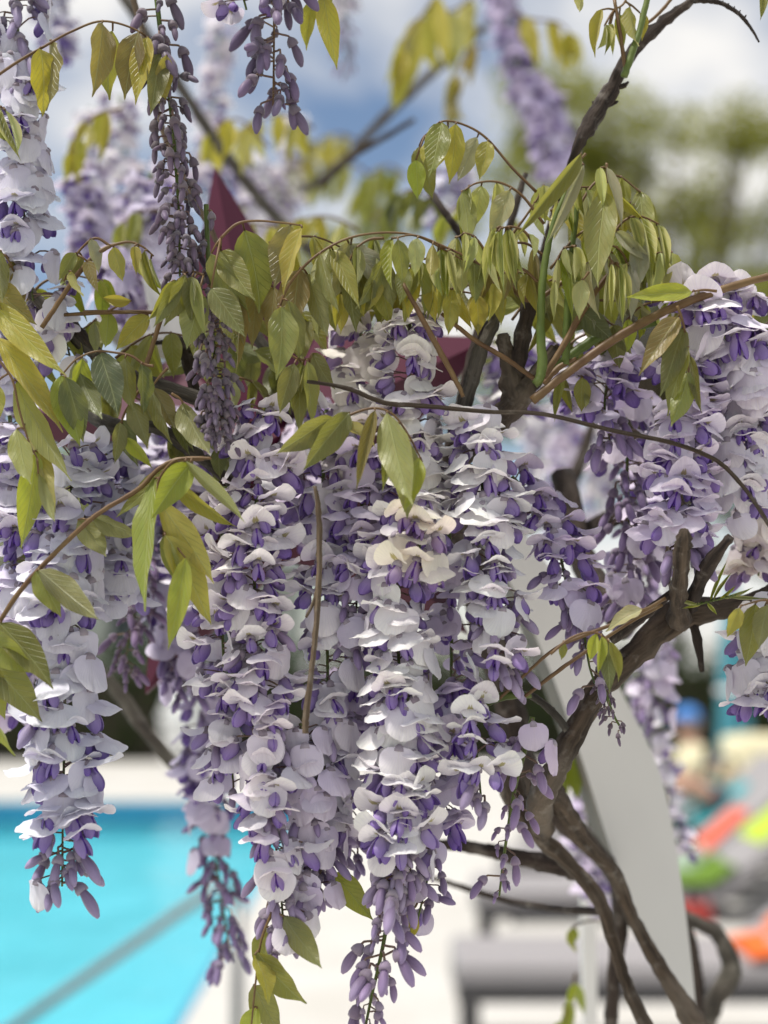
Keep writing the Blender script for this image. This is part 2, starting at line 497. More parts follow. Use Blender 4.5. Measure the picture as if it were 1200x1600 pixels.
def blobs(seed, w, h0, h1, k, r):
    rnd = random.Random(seed)
    return [((rnd.uniform(-w, w), rnd.uniform(-w, w) * .6, rnd.uniform(h0, h1)), (r * rnd.uniform(.6, 1.2), r * rnd.uniform(.6, 1.2), r * rnd.uniform(.4, .8)), 2.2, 1) for _ in range(k)]
tree('tall airy olive green tree against the clouds at right', 5.4, 29, 12.0, blobs(3, 3.3, 6.4, 12.5, 52, 0.95), 17000, 3)
tree('broad pale tree at the right edge behind the tall airy tree', 9.2, 33, 9.5, blobs(5, 3.0, 4, 10.5, 22, 1.2), 13000, 5)
tree('thin crowned pale green tree far behind the middle of the hedge', -0.2, 34, 12, blobs(8, 2.8, 6.0, 12.2, 26, 0.9), 8000, 8)
tree('tree standing over the left end of the hedge', -7.8, 33, 7, blobs(9, 2.6, 3.6, 6.8, 12, 1.2), 5000, 9)
# clipped hedge behind the pool: blocks of leaves over a dark woody inside
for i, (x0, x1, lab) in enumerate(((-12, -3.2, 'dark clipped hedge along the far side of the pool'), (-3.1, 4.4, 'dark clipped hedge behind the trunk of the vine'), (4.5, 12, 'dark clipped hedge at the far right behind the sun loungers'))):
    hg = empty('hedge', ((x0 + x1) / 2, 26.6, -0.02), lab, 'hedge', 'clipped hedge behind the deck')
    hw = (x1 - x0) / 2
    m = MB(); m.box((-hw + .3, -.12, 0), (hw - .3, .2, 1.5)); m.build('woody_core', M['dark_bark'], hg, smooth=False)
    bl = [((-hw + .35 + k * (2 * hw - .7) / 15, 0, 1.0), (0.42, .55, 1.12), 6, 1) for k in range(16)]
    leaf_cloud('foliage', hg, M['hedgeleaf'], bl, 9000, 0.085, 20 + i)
# pale pool house beyond the hedge, left
M['plaster'] = mat_plain('pale_plaster', (0.70, 0.71, 0.68), 0.8, 2, 0.06)
M['glass'] = mat_plain('dark_window', (0.05, 0.07, 0.08), 0.08, spec=0.7)
M['roof'] = mat_plain('grey_roof', (0.30, 0.30, 0.29), 0.7, 3, 0.1)
bh = empty('pool_house', (-7.5, 38.5, -0.02), 'pale rendered pool house beyond the hedge at left', 'building')
m = MB(); m.box((-5.2, 0, 0), (5.2, 6, 4.0)); m.build('wall', M['plaster'], bh, smooth=False)
m = MB(); m.box((-5.5, -.4, 4.0), (5.5, 6.3, 4.25)); m.build('roof', M['roof'], bh, smooth=False)
for k in range(4):
    x = -4.4 + k * 2.5
    m = MB(); m.box((x, -.04, 1.6), (x + 1.2, .02, 3.1)); wo_ = m.build('window', M['plaster'], bh, smooth=False)
    m = MB(); m.box((x + .08, -.06, 1.68), (x + 1.12, -.043, 3.02)); m.build('pane', M['glass'], wo_, smooth=False)

# white plastic chairs stacked on the far deck
M['wplastic'] = mat_plain('white_plastic', (0.80, 0.80, 0.79), 0.35, 10, 0.03)
def chair_mesh():
    s = MB(); s.box((-.24, -.24, .41), (.24, .22, .44))
    b = MB()
    for k in range(5):
        x = -.2 + k * .1
        b.add([(x - .035, .2, .44), (x + .035, .2, .44), (x + .035, .3, .86), (x - .035, .3, .86), (x - .035, .225, .44), (x + .035, .225, .44), (x + .035, .325, .86), (x - .035, .325, .86)],
              [(0, 1, 2, 3), (7, 6, 5, 4), (0, 4, 5, 1), (1, 5, 6, 2), (2, 6, 7, 3), (3, 7, 4, 0)])
    b.box((-.25, .29, .84), (.25, .335, .92))
    l = MB(); l.tube([(0, 0, 0), (0, 0, .41)], [.018, .026], 8)
    a = MB(); a.box((-.03, -.24, .62), (.03, .24, .65)); a.box((-.025, -.24, .42), (.025, -.19, .62))
    return [x.mesh(nm, M['wplastic'], False) for x, nm in ((s, 'seat'), (b, 'backrest'), (l, 'leg'), (a, 'armrest'))]
cs, cb, cl, ca = chair_mesh()
def chair(x, y, z, rz, label):
    c = empty('plastic_chair', (x, y, z), label, 'chair', 'white chairs stacked by the pool', rz)
    link('seat', cs, c); link('backrest', cb, c)
    for sx in (-1, 1):
        for sy in (-1, 1): link('leg', cl, c, loc=(sx * .21, sy * .21, 0))
        link('armrest', ca, c, loc=(sx * .27, 0, 0))
labs = ['white plastic chair at the bottom of the stack beside the far pool edge', 'second white plastic chair up in the stack', 'third white plastic chair up in the stack', 'white plastic chair on top of the stack']
for k in range(4): chair(-2.85 + .05 * k, 22.5, .13 * k, 2.6, labs[k])

# sun loungers across the deck, grey cushions, towels
M['cushion'] = mat_plain('grey_cushion', (0.29, 0.275, 0.28), 0.85, 60, 0.1)
M['lframe'] = mat_plain('charcoal_frame', (0.05, 0.048, 0.05), 0.45)
def slab(bm_, x0, x1, y0, y1, z0, z1, r=0.02):
    bm_.add([(x0+r,y0+r,z0),(x1-r,y0+r,z0),(x1-r,y1-r,z0),(x0+r,y1-r,z0),(x0,y0,z0+r),(x1,y0,z0+r),(x1,y1,z0+r),(x0,y1,z0+r),
             (x0,y0,z1-r),(x1,y0,z1-r),(x1,y1,z1-r),(x0,y1,z1-r),(x0+r,y0+r,z1),(x1-r,y0+r,z1),(x1-r,y1-r,z1),(x0+r,y1-r,z1)],
            [(3,2,1,0)] + [(a+k, a+(k+1)%4, a+4+(k+1)%4, a+4+k) for a in (0,4,8) for k in range(4)] + [(12,13,14,15)])
def lounger_meshes():
    fr = MB()
    fr.box((0, 0, .25), (1.95, .05, .30)); fr.box((0, .61, .25), (1.95, .66, .30)); fr.box((0, .05, .25), (.05, .61, .30)); fr.box((1.9, .05, .25), (1.95, .61, .30))
    for k in range(9): fr.box((.12 + k * .14, .05, .27), (.18 + k * .14, .61, .296))
    se = MB(); slab(se, .0, 1.22, .02, .64, .302, .40)
    lg = MB(); lg.box((-.025, -.025, 0), (.025, .025, .25))
    bk = MB(); slab(bk, 0, .80, .02, .64, 0, .09)
    return fr.mesh('frame', M['lframe'], False), se.mesh('seat_cushion', M['cushion'], False), lg.mesh('leg', M['lframe'], False), bk.mesh('back_cushion', M['cushion'], False)
lfm, lsm, llm, lbm = lounger_meshes()
lounger_labels = ['grey cushioned sun lounger nearest the vine trunk, orange towel on it', 'second grey sun lounger back from the vine, lime towel on its back', 'third grey sun lounger back with a coral towel on its back', 'fourth grey sun lounger back, person reclining on it', 'farthest grey sun lounger with a person in a blue cap']
LY = [6.0, 8.0, 9.4, 10.8, 12.2]
LX = [0.28, 0.48, 0.72, 1.0, 1.2]
ANG = [38, 38, 40, 42, 50]
for k in range(5):
    c = empty('sun_lounger', (LX[k], LY[k], 0), lounger_labels[k], 'sun lounger', 'grey sun loungers along the deck')
    link('frame', lfm, c); link('seat_cushion', lsm, c)
    for x in (.06, 1.89):
        for y in (.03, .63): link('leg', llm, c, loc=(x, y, 0))
    link('back_cushion', lbm, c, Matrix.Translation((1.24, 0, .315)) @ Matrix.Rotation(-R(ANG[k]), 4, 'Y'))
def towel(name, label, mat, path, y0, y1, loc, seed=0):
    """cloth lying along path (x,z) between y0 and y1"""
    rnd = random.Random(seed)
    P = spline(path, 4); ny = 8
    top = []; m = MB(); th = 0.012
    for lay in (0, 1):
        vs = []; uvs = []
        for i, (x, z) in enumerate(P):
            for j in range(ny + 1):
                y = y0 + (y1 - y0) * j / ny
                n_ = mnoise.noise(Vector((x * 5 + seed, y * 9, z * 5))) * .018 + .012
                vs.append((x, y + mnoise.noise(Vector((x * 4, seed, z * 4))) * .03, z + n_ - (th if lay else 0))); uvs.append((i / len(P), j / ny))
        fs = [(i*(ny+1)+j, i*(ny+1)+j+1, (i+1)*(ny+1)+j+1, (i+1)*(ny+1)+j) for i in range(len(P)-1) for j in range(ny)]
        m.add(vs, fs if not lay else [f[::-1] for f in fs], 0, uvs)
    tag(m.build(name, mat, None, loc), label, 'towel', 'beach towels on the sun loungers')
TW = {k: mat_plain(k + '_terry', c, 0.95, 120, 0.12) for k, c in dict(orange=(0.66, 0.13, 0.02), lime=(0.42, 0.54, 0.05), coral=(0.66, 0.12, 0.07), teal=(0.02, 0.32, 0.36), green=(0.10, 0.18, 0.015), mint=(0.35, 0.66, 0.48), cream=(0.72, 0.66, 0.44)).items()}
bx = lambda k, s: (1.24 + math.cos(R(ANG[k])) * s - math.sin(R(ANG[k])) * .09, .315 + math.sin(R(ANG[k])) * s + math.cos(R(ANG[k])) * .09)
towel('towel', 'bright orange towel on the nearest sun lounger', TW['orange'], [(1.12, .41), (1.26, .43), bx(0, .16), bx(0, .45), bx(0, .80)], .0, .50, (LX[0], LY[0], 0), 1)
towel('towel', 'dark green towel on the seat of the second sun lounger', TW['green'], [(.86, .41), (1.0, .415), (1.20, .42), bx(1, .18)], .02, .60, (LX[1], LY[1], 0), 2)
towel('towel', 'lime yellow towel over the back of the second sun lounger', TW['lime'], [bx(1, .36), bx(1, .6), bx(1, .80), (1.24 + .80, .88), (2.02, .60)], .10, .62, (LX[1], LY[1], 0), 3)
towel('towel', 'coral towel over the back of the third sun lounger', TW['coral'], [bx(2, .05), bx(2, .2), bx(2, .40)], .04, .50, (LX[2], LY[2], 0), 4)
towel('towel', 'mint green towel on the seat of the third sun lounger', TW['mint'], [(.55, .412), (.8, .415), (1.1, .415)], .05, .60, (LX[2], LY[2], 0), 5)
towel('towel', 'teal towel on the fourth sun lounger', TW['teal'], [(.9, .412), (1.15, .42), bx(3, .2), bx(3, .5)], .05, .40, (LX[3], LY[3], 0), 6)

def pillow(label, loc, rx, mat, sz=(.26, .11, .20)):
    m = MB(); vs = []; n1, n2 = 10, 8
    for j in range(n2 + 1):
        for i in range(n1 + 1):
            u, v = -1 + 2 * i / n1, -1 + 2 * j / n2
            t = (1 - u ** 4) ** .5 * (1 - v ** 4) ** .5
            for s_ in (1, -1):
                vs.append((u * sz[0] * (1 - .06 * v * v), s_ * sz[1] * t + .001 * s_, v * sz[2] * (1 - .08 * u * u)))
    k = lambda i, j, s_: 2 * (j * (n1 + 1) + i) + s_
    fs = [(k(i, j, 0), k(i, j + 1, 0), k(i + 1, j + 1, 0), k(i + 1, j, 0)) for j in range(n2) for i in range(n1)] + [(k(i, j, 1), k(i + 1, j, 1), k(i + 1, j + 1, 1), k(i, j + 1, 1)) for j in range(n2) for i in range(n1)]
    m.add(vs, fs)
    o = m.build('cushion', mat, None, loc); o.rotation_euler = (rx, 0, .3)
    return tag(o, label, 'cushion')
pillow('cream cushion propped up beside the person in the blue cap', (LX[4] + 1.75, LY[4] + .10, .78), -.25, TW['cream'], (.30, .12, .24))
pillow('pale cushion lying on the fourth sun lounger below the person in the blue cap', (LX[3] + .95, LY[3] + .25, .52), .9, mat_plain('pale_terry', (.66, .64, .60), .9, 60, .08), (.22, .10, .16))
def bag(label, px, py, d, mat, w_=.30, h_=.26):
    b = empty('beach_bag', W(px, py, d) - Vector((0, 0, h_ * .5)), label, 'bag')
    m = MB(); n_ = 14; vs = []; prof = ((0, .80), (.15, .96), (.5, 1.0), (.8, .90), (1.0, .86), (.97, .80), (.6, .78))
    for z, r in prof:
        for k in range(n_):
            a = 2 * PI * k / n_; q = 1 + .06 * math.sin(3 * a + z * 5)
            vs.append((math.cos(a) * w_ * .5 * r * q, math.sin(a) * w_ * .28 * r * q, z * h_))
    m.add(vs, [(j * n_ + k, j * n_ + (k + 1) % n_, (j + 1) * n_ + (k + 1) % n_, (j + 1) * n_ + k) for j in range(len(prof) - 1) for k in range(n_)] + [tuple(range(n_ - 1, -1, -1))])
    m.build('sack', mat, b)
    for s_ in (-1, 1):
        m = MB(); m.tube(spline([(-.2 * w_, s_ * .2 * w_, h_ * .95), (-.15 * w_, s_ * .2 * w_, h_ * 1.35), (.15 * w_, s_ * .2 * w_, h_ * 1.35), (.2 * w_, s_ * .2 * w_, h_ * .95)], 4), .009, 6); m.build('handle', M['navy_'], b)
M['navy_'] = mat_plain('dark_strap', (.03, .03, .04), .8)
bag('white and mint bag on the deck chairs beside the rim of the arch', 1070, 1355, 8.6, mat_plain('pale_mint_canvas', (.62, .72, .64), .9, 12, .1), .24, .24)
bag('teal bag under the person in the blue cap', 1108, 1248, 11.4, TW['teal'], .26, .26)
bag('black bag beside the reclining person', 1165, 1305, 10.2, M['navy_'], .40, .26)
bag('small red bag low beside the rim of the arch', 1085, 1428, 7.6, mat_plain('red_canvas', (.42, .06, .05), .9), .18, .12)
bag('tan straw bag below the cream cushion', 1135, 1225, 11.6, mat_plain('straw_weave', (.50, .38, .22), .9, 40, .2), .32, .22)
# closed teal parasol standing behind the loungers
M['canvas'] = mat_plain('teal_canvas', (0.06, 0.25, 0.31), 0.85, 12, 0.15)
M['cement'] = mat_plain('parasol_foot', (0.25, 0.25, 0.24), 0.8, 20, .1)
um = empty('parasol', (3.20, 14.2, 0), 'closed teal blue canvas parasol standing behind the loungers', 'parasol')
m = MB(); m.tube([(0, 0, .06), (0, 0, 1.2), (0, 0, 2.45)], .024, 10); m.build('pole', M['wplastic'], um)
m = MB(); m.tube([(0, 0, 0), (0, 0, .05), (0, 0, .07)], [.3, .3, .06], 20); m.build('base', M['cement'], um)
m = MB()
for k in range(8):
    a = k * PI / 4
    m.tube(spline([(math.cos(a) * .11, math.sin(a) * .11, .72), (math.cos(a) * .095, math.sin(a) * .095, 1.2), (math.cos(a) * .06, math.sin(a) * .06, 1.9), (0, 0, 2.42)], 4), [.06, .058, .056, .054, .052, .05, .048, .046, .044, .04, .035, .03, .02], 7, wob=.15, seed=k)
m.build('folded_canopy', M['canvas'], um)
m = MB(); m.tube([(0, 0, 1.30), (0, 0, 1.36)], [.155, .155], 16); m.build('tie_strap', M['wplastic'], um)

# people on the loungers
M['skin'] = mat_plain('skin', (0.46, 0.27, 0.19), 0.5, 8, .06)
M['cream'] = mat_plain('cream_cloth', (0.74, 0.68, 0.46), 0.9, 14, .08)
M['navy'] = mat_plain('dark_shorts', (0.035, 0.035, 0.05), 0.8)
M['cap'] = mat_plain('blue_cap', (0.07, 0.24, 0.62), 0.7, 20, .08)
M['hair'] = mat_plain('grey_hair', (0.30, 0.28, 0.26), 0.7, 40, .2)
def body(parent, name, mat, pts, edges, rad, sub=2):
    me = bpy.data.meshes.new(name)
    me.from_pydata(pts, edges, []); me.materials.append(mat)
    o = link(name, me, parent)
    sk = o.modifiers.new('skin', 'SKIN'); sk.use_smooth_shade = True
    for i, r in enumerate(rad):
        me.skin_vertices[0].data[i].radius = (r, r) if not isinstance(r, tuple) else r
    me.skin_vertices[0].data[0].use_root = True
    s = o.modifiers.new('sub', 'SUBSURF'); s.levels = sub; s.render_levels = sub
    return o
def ball(parent, name, mat, c, r, z0=-1.0, seg=14):
    m = MB(); rings = 9; vs = []
    for i in range(rings + 1):
        t = z0 + (1 - z0) * i / rings; q = math.sqrt(max(0, 1 - t * t))
        for k in range(seg):
            a = 2 * PI * k / seg; vs.append((c[0] + r[0] * q * math.cos(a), c[1] + r[1] * q * math.sin(a), c[2] + r[2] * t))
    fs = [(i*seg+k, i*seg+(k+1)%seg, (i+1)*seg+(k+1)%seg, (i+1)*seg+k) for i in range(rings) for k in range(seg)]
    m.add(vs, fs); return m.build(name, mat, parent)
def face(p, c, fx):
    m = MB()
    for s in (-1, 1): m.tube([(c[0] + fx * .088, c[1] + s * .032, c[2] + .01), (c[0] + fx * .098, c[1] + s * .032, c[2] + .01)], [.012, .006], 8)
    m.build('eyes', M['navy'], p)
    m = MB(); m.tube([(c[0] + fx * .09, c[1], c[2] + .01), (c[0] + fx * .12, c[1], c[2] - .03)], [.008, .018], 8); m.build('nose', M['skin'], p)
    m = MB(); m.tube([(c[0] + fx * .092, c[1] - .025, c[2] - .065), (c[0] + fx * .097, c[1], c[2] - .062), (c[0] + fx * .092, c[1] + .025, c[2] - .065)], .006, 6); m.build('mouth', M['coralm'], p)
M['coralm'] = mat_plain('lips', (0.42, 0.16, 0.13), 0.5)
def fingers(edges, pts, rad, wi, d):
    for k in range(4):
        b = len(pts); o = (k - 1.5) * .018
        pts += [(pts[wi][0] + d * .06, pts[wi][1] + o, pts[wi][2] - .01), (pts[wi][0] + d * (.13 + .008 * (1 - abs(k - 1.3))), pts[wi][1] + o * 1.1, pts[wi][2] - .03)]
        rad += [.013, .008]; edges += [(wi, b), (b, b + 1)]
    b = len(pts); pts += [(pts[wi][0] + d * .05, pts[wi][1] + .045, pts[wi][2] - .005)]; rad += [.010]; edges += [(wi, b)]
# sitting person, facing the pool (-x)
p1 = empty('person', (2.50, 12.55, 0.40), 'person in a cream top and blue cap sitting upright on the farthest lounger', 'person')
pts = [(0, 0, .10), (-.02, 0, .30), (-.03, 0, .46), (-.03, 0, .55), (-.05, 0, .66),
       (-.03, .18, .46), (-.10, .24, .24), (-.32, .17, .14), (-.03, -.18, .46), (-.10, -.24, .24), (-.32, -.17, .14),
       (-.03, .10, .08), (-.45, .12, .18), (-.80, .12, .04), (-.92, .12, .08), (-.03, -.10, .08), (-.45, -.12, .18), (-.80, -.12, .04), (-.92, -.12, .08)]
edg = [(0,1),(1,2),(2,3),(3,4),(2,5),(5,6),(6,7),(2,8),(8,9),(9,10),(0,11),(11,12),(12,13),(13,14),(0,15),(15,16),(16,17),(17,18)]
rad = [.13,.13,.12,.05,.085,.055,.045,.032,.055,.045,.032,.085,.06,.045,.03,.085,.06,.045,.03]
fingers(edg, pts, rad, 7, -1); fingers(edg, pts, rad, 10, -1)
body(p1, 'body', M['skin'], pts, edg, rad)
body(p1, 'shirt', M['cream'], [(0,0,.08),(-.02,0,.30),(-.03,0,.47),(-.03,.18,.465),(-.095,.245,.28),(-.03,-.18,.465),(-.095,-.245,.28)], [(0,1),(1,2),(2,3),(3,4),(2,5),(5,6)], [.165,.16,.14,.085,.075,.085,.075])
body(p1, 'trousers', M['cream'], [(0,0,.06),(-.05,.11,.09),(-.45,.12,.185),(-.74,.12,.06),(-.05,-.11,.09),(-.45,-.12,.185),(-.74,-.12,.06)], [(0,1),(1,2),(2,3),(0,4),(4,5),(5,6)], [.15,.11,.08,.065,.11,.08,.065])
ball(p1, 'head', M['skin'], (-.05, 0, .69), (.098, .08, .118))
ball(p1, 'cap', M['cap'], (-.045, 0, .72), (.112, .098, .11), 0.0)
m = MB(); m.box((-.24, -.075, .722), (-.13, .075, .736)); m.build('cap_brim', M['cap'], p1)
ball(p1, 'hair', M['hair'], (-.025, 0, .70), (.098, .088, .09), -.5)
face(p1, (-.05, 0, .69), -1)
# reclining person on the fourth lounger, knees raised
p2 = empty('person', (LX[3] + 1.52, LY[3] + .33, 0.42), 'person in dark shorts reclining on the fourth lounger with knees raised', 'person')
pts = [(0,0,.10),(.22,0,.22),(.42,0,.38),(.50,0,.45),(.60,0,.54),
       (.40,.19,.36),(.22,.25,.16),(-.02,.22,.14),(.40,-.19,.36),(.22,-.25,.16),(-.02,-.22,.14),
       (-.05,.10,.09),(-.42,.11,.36),(-.68,.11,.02),(-.82,.11,.03),(-.05,-.10,.09),(-.40,-.11,.30),(-.74,-.11,.02),(-.88,-.11,.03)]
rad = [.13,.135,.12,.05,.085,.055,.045,.032,.055,.045,.032,.09,.065,.045,.035,.09,.065,.045,.035]
edg = [(0,1),(1,2),(2,3),(3,4),(2,5),(5,6),(6,7),(2,8),(8,9),(9,10),(0,11),(11,12),(12,13),(13,14),(0,15),(15,16),(16,17),(17,18)]
fingers(edg, pts, rad, 7, -1); fingers(edg, pts, rad, 10, -1)
body(p2, 'body', M['skin'], pts, edg, rad)
body(p2, 'shorts', M['navy'], [(0,0,.10),(.06,0,.13),(-.05,.11,.10),(-.26,.115,.25),(-.05,-.11,.10),(-.25,-.115,.21)], [(0,1),(0,2),(2,3),(0,4),(4,5)], [.15,.14,.115,.092,.115,.092])
ball(p2, 'head', M['skin'], (.62, 0, .57), (.098, .08, .115)); ball(p2, 'hair', M['hair'], (.655, 0, .60), (.10, .09, .10), -.4)
face(p2, (.62, 0, .57), -1)

# ------------------------------------------------------------------ white curved arch and burgundy star behind the blossoms
M['white_metal'] = mat_plain('white_painted_metal', (0.62, 0.615, 0.59), 0.55, 5, 0.04)
M['drab'] = mat_plain('drab_edge', (0.15, 0.13, 0.105), 0.8, 30, 0.3)  # darker brown-grey colour for the arch's inner edge faces only
M['burgundy'] = mat_plain('burgundy_paint', (0.062, 0.006, 0.021), 0.5, 9, 0.06, spec=0.2)
AD = 1.06
outer = [(1088, 1580), (1078, 1480), (1062, 1360), (1032, 1210), (968, 1075), (900, 950), (820, 835), (700, 700), (540, 570), (360, 470), (150, 415)]
inner = [(1088, 1580), (1040, 1520), (985, 1420), (945, 1300), (902, 1165), (852, 1030), (790, 900), (690, 770), (520, 650), (350, 560), (150, 505)]
oo = spline([(*p,) for p in outer], 6); ii = spline([(*p,) for p in inner], 6)
ac = W(800, 1600, AD); ac.z = 0
m = MB(); vs = []
nn = len(oo)
for dep in (0, 0.09):
    for k in range(nn):
        for (px, py) in (oo[k], ii[k]):
            q = W(px, py, AD) + Vector((0, dep, 0)); vs.append(q - ac)
fs = []
for k in range(nn - 1):
    a = 2 * k; b = 2 * nn + 2 * k
    fs += [(a, a + 1, a + 3, a + 2), (b, b + 2, b + 3, b + 1), (a, a + 2, b + 2, b), (a + 1, b + 1, b + 3, a + 3)]
fs += [(2*nn-2, 2*nn-1, 4*nn-1, 4*nn-2)]
m.add(vs, fs)
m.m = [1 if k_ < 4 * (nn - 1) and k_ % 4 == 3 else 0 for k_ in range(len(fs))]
arch = m.build('crescent_arch', [M['white_metal'], M['drab']], None, ac, smooth=False)
bv = arch.modifiers.new('edge', 'BEVEL'); bv.width = 0.003; bv.segments = 2; bv.limit_method = 'ANGLE'
tag(arch, 'pale grey painted crescent shaped arch behind the vine trunk', 'arch')
ps = empty('arch_post', Vector((W(935, 1500, 1.30).x, 1.36, 0)), 'slim white upright post standing left of the crescent arch', 'post')
m = MB(); m.box((-.006, -.006, 0.01), (.006, .006, W(935, 1395, 1.36).z)); m.build('upright', M['white_metal'], ps, smooth=False)
m = MB(); m.box((-.05, -.05, 0), (.05, .05, .01)); m.build('foot_plate', M['white_metal'], ps, smooth=False)

SD = 0.99
sc_ = (415, 690); RR = 437
sv = [W(*sc_, SD - 0.085)]
sv2 = []
for k in range(10):
    a = R(100.5 - 36 * k); r = RR if k % 2 == 0 else RR * 0.43
    sv2.append((sc_[0] + r * math.cos(a) * (0.93 if k in (2,) else 1), sc_[1] - r * math.sin(a) + (45 if k == 2 else 0)))
front = [W(px, py, SD) for px, py in sv2]; backv = [p + Vector((0, 0.012, 0)) for p in front]
so = Vector(sv[0])
m = MB()
m.add([p - so for p in sv + front + backv], [(0, 1 + (k + 1) % 10, 1 + k) for k in range(10)] + [(1 + k, 1 + (k + 1) % 10, 11 + (k + 1) % 10, 11 + k) for k in range(10)] + [tuple(range(20, 10, -1))][:0] + [tuple(11 + k for k in range(10))])
tag(m.build('barn_star', M['burgundy'], None, so, smooth=False), 'large burgundy five pointed metal star hanging behind the blossoms', 'star ornament')

# ------------------------------------------------------------------ vine branches
def branch(name, label, pts, mat, d=0.82, seg=10, wob=0.18, cat='branch', group='woody stems of the vine', stubs=(), seed=0):
    """pts: (px, py, radius px[, depth])"""
    P = [(*W(p[0], p[1], p[3] if len(p) > 3 else d), p[2] * (p[3] if len(p) > 3 else d) / FPX) for p in pts]
    S_ = spline(P, 7)
    o0 = Vector(P[0][:3])
    root = empty(name, o0, label, cat, group)
    rnd = random.Random(seed + len(pts) * 31 + int(pts[0][0]))
    m = MB()
    V = [Vector(q[:3]) - o0 for q in S_]
    if wob:
        V = [v + Vector((rnd.gauss(0, 1), rnd.gauss(0, 1), rnd.gauss(0, 1))) * q[3] * .05 for v, q in zip(V, S_)]
    m.tube(V, [max(q[3], .0003) * (1 + (rnd.uniform(-.05, .07) if wob else 0)) for q in S_], seg, wob=wob, seed=rnd.random() * 5)
    m.build('stem', M[mat], root)
    for st in stubs:
        sp = [(*W(p[0], p[1], p[3] if len(p) > 3 else d), p[2] * d / FPX) for p in st[1]]
        sp = spline(sp, 5)
        m = MB(); m.tube([Vector(q[:3]) - o0 for q in sp], [q[3] * (1 + rnd.uniform(-.15, .15)) for q in sp], 8, wob=.25, seed=rnd.random() * 9)
        m.build(st[0], M[st[2] if len(st) > 2 else mat], root)
    return root

branch('vine_branch', 'thick brown branch forking upward in the middle, pale cut stubs on it', [(670, 790, 15, .88), (700, 745, 15, .86), (765, 672, 18, .83), (806, 628, 21), (832, 594, 15), (868, 545, 10)], 'bark', .815, 12,
       stubs=[('cut_stub', [(806, 628, 19), (797, 585, 18), (790, 550, 13), (786, 522, 11)]), ('spur', [(805, 590, 15), (812, 545, 14), (824, 490, 12), (831, 440, 9), (833, 414, 8)], 'dark_bark'), ('bud_scale', [(858, 560, 5), (865, 548, 6), (872, 540, 4)], 'tan_bark')])
branch('vine_branch', 'dark weathered worn branch leaning right, just left of the forked branch', [(712, 672, 14), (733, 605, 13), (752, 545, 12), (772, 505, 9), (780, 484, 5)], 'grey_bark', .805, 10)
branch('vine_branch', 'blackish branch rising behind the leaning weathered one', [(700, 900, 26, .95), (712, 700, 18, .90), (735, 590, 13, .88), (760, 480, 10), (790, 380, 7), (812, 300, 5), (822, 270, 4)], 'dark_bark', .875, 10)
branch('vine_branch', 'bare knobbly dark branch slanting to the top right corner against the sky', [(836, 440, 4, .86), (866, 330, 5, .85), (902, 232, 8), (922, 192, 14), (955, 140, 12), (985, 85, 11), (1030, 40, 9), (1080, 2, 7), (1130, -30, 7)], 'dark_bark', .82, 12, .3,
       stubs=[('spur', [(925, 180, 4), (928, 166, 3), (926, 158, 1.5)]), ('spur', [(956, 138, 6), (974, 134, 4), (982, 128, 2)]), ('spur', [(1008, 62, 6), (1012, 45, 6), (1022, 40, 3)]), ('spur', [(950, 165, 4), (962, 160, 3), (966, 158, 1)])])
tw = branch('tendril', 'thin spiny tip curving down from the top right corner', [(1085, 1, 5), (1120, 3, 4), (1150, 18, 3.4), (1172, 42, 2.6), (1186, 66, 1.5)], 'dark_bark', .81, 7, .2, 'twig',
            stubs=[('bud_scale', [(1100 + 9 * k, 1 + .9 * k * k * .62, 2), (1103 + 9 * k, -4 + .9 * k * k * .62, .8)]) for k in range(8)])
branch('vine_branch', 'stout brown branch coming in at the right edge with two broken spurs', [(1230, 915, 15), (1190, 935, 15), (1130, 950, 17), (1060, 962, 25), (1012, 1003, 21), (950, 1062, 19), (905, 1130, 18), (870, 1200, 18), (843, 1256, 20, .865), (850, 1300, 15, .92)], 'bark', .84, 14, .20,
       stubs=[('broken_spur', [(1062, 968, 18, .83), (1060, 930, 14, .80), (1064, 890, 11, .77), (1066, 858, 12, .765), (1070, 828, 8, .76)], 'bark'), ('broken_spur', [(1078, 945, 13, .83), (1100, 895, 11, .79), (1122, 862, 9, .77), (1142, 838, 6, .765)], 'dark_bark'), ('spur', [(945, 1055, 14), (938, 1046, 10), (935, 1040, 5)], 'dark_bark'), ('peeling_bark', [(1050, 930, 3), (1040, 880, 2.5), (1046, 840, 2)], 'tan_bark'), ('spur', [(1080, 958, 10), (1090, 1000, 7), (1097, 1050, 4)], 'dark_bark')])
branch('vine_branch', 'short black dead twig lying along the stout right branch', [(955, 1002, 7), (985, 975, 10), (1020, 950, 8), (1050, 925, 5)], 'dark_bark', .80, 8, cat='twig')
branch('vine_branch', 'brown vine stem running from the crotch down to the bottom right corner', [(846, 1225, 19, .87), (868, 1245, 18, .89), (908, 1306, 13, .92), (956, 1362, 13, .95), (989, 1436, 11, .97), (1032, 1512, 12), (1075, 1582, 17), (1120, 1660, 24)], 'bark', .98, 12)
branch('vine_branch', 'slimmer stem crossing in front of the crescent arch, left of the trunk', [(790, 1190, 20, .90), (808, 1255, 20, .91), (836, 1300, 15, .92), (890, 1350, 12, .93), (934, 1402, 11, .94), (958, 1470, 10), (982, 1545, 10), (1020, 1625, 13)], 'bark', .95, 10)
branch('vine_branch', 'dark stem bending left low under the blossoms', [(900, 1365, 12, 1.0), (860, 1350, 15, 1.0), (817, 1342, 13), (770, 1330, 11), (721, 1322, 9), (660, 1318, 6)], 'dark_bark', 1.0, 10)
branch('vine_branch', 'thin blurred twig reaching left under the low dark stem', [(945, 1425, 6, 1.0), (870, 1420, 6, 1.05), (800, 1408, 5), (740, 1392, 5), (690, 1376, 4), (650, 1366, 3)], 'dark_bark', 1.12, 8, cat='twig')
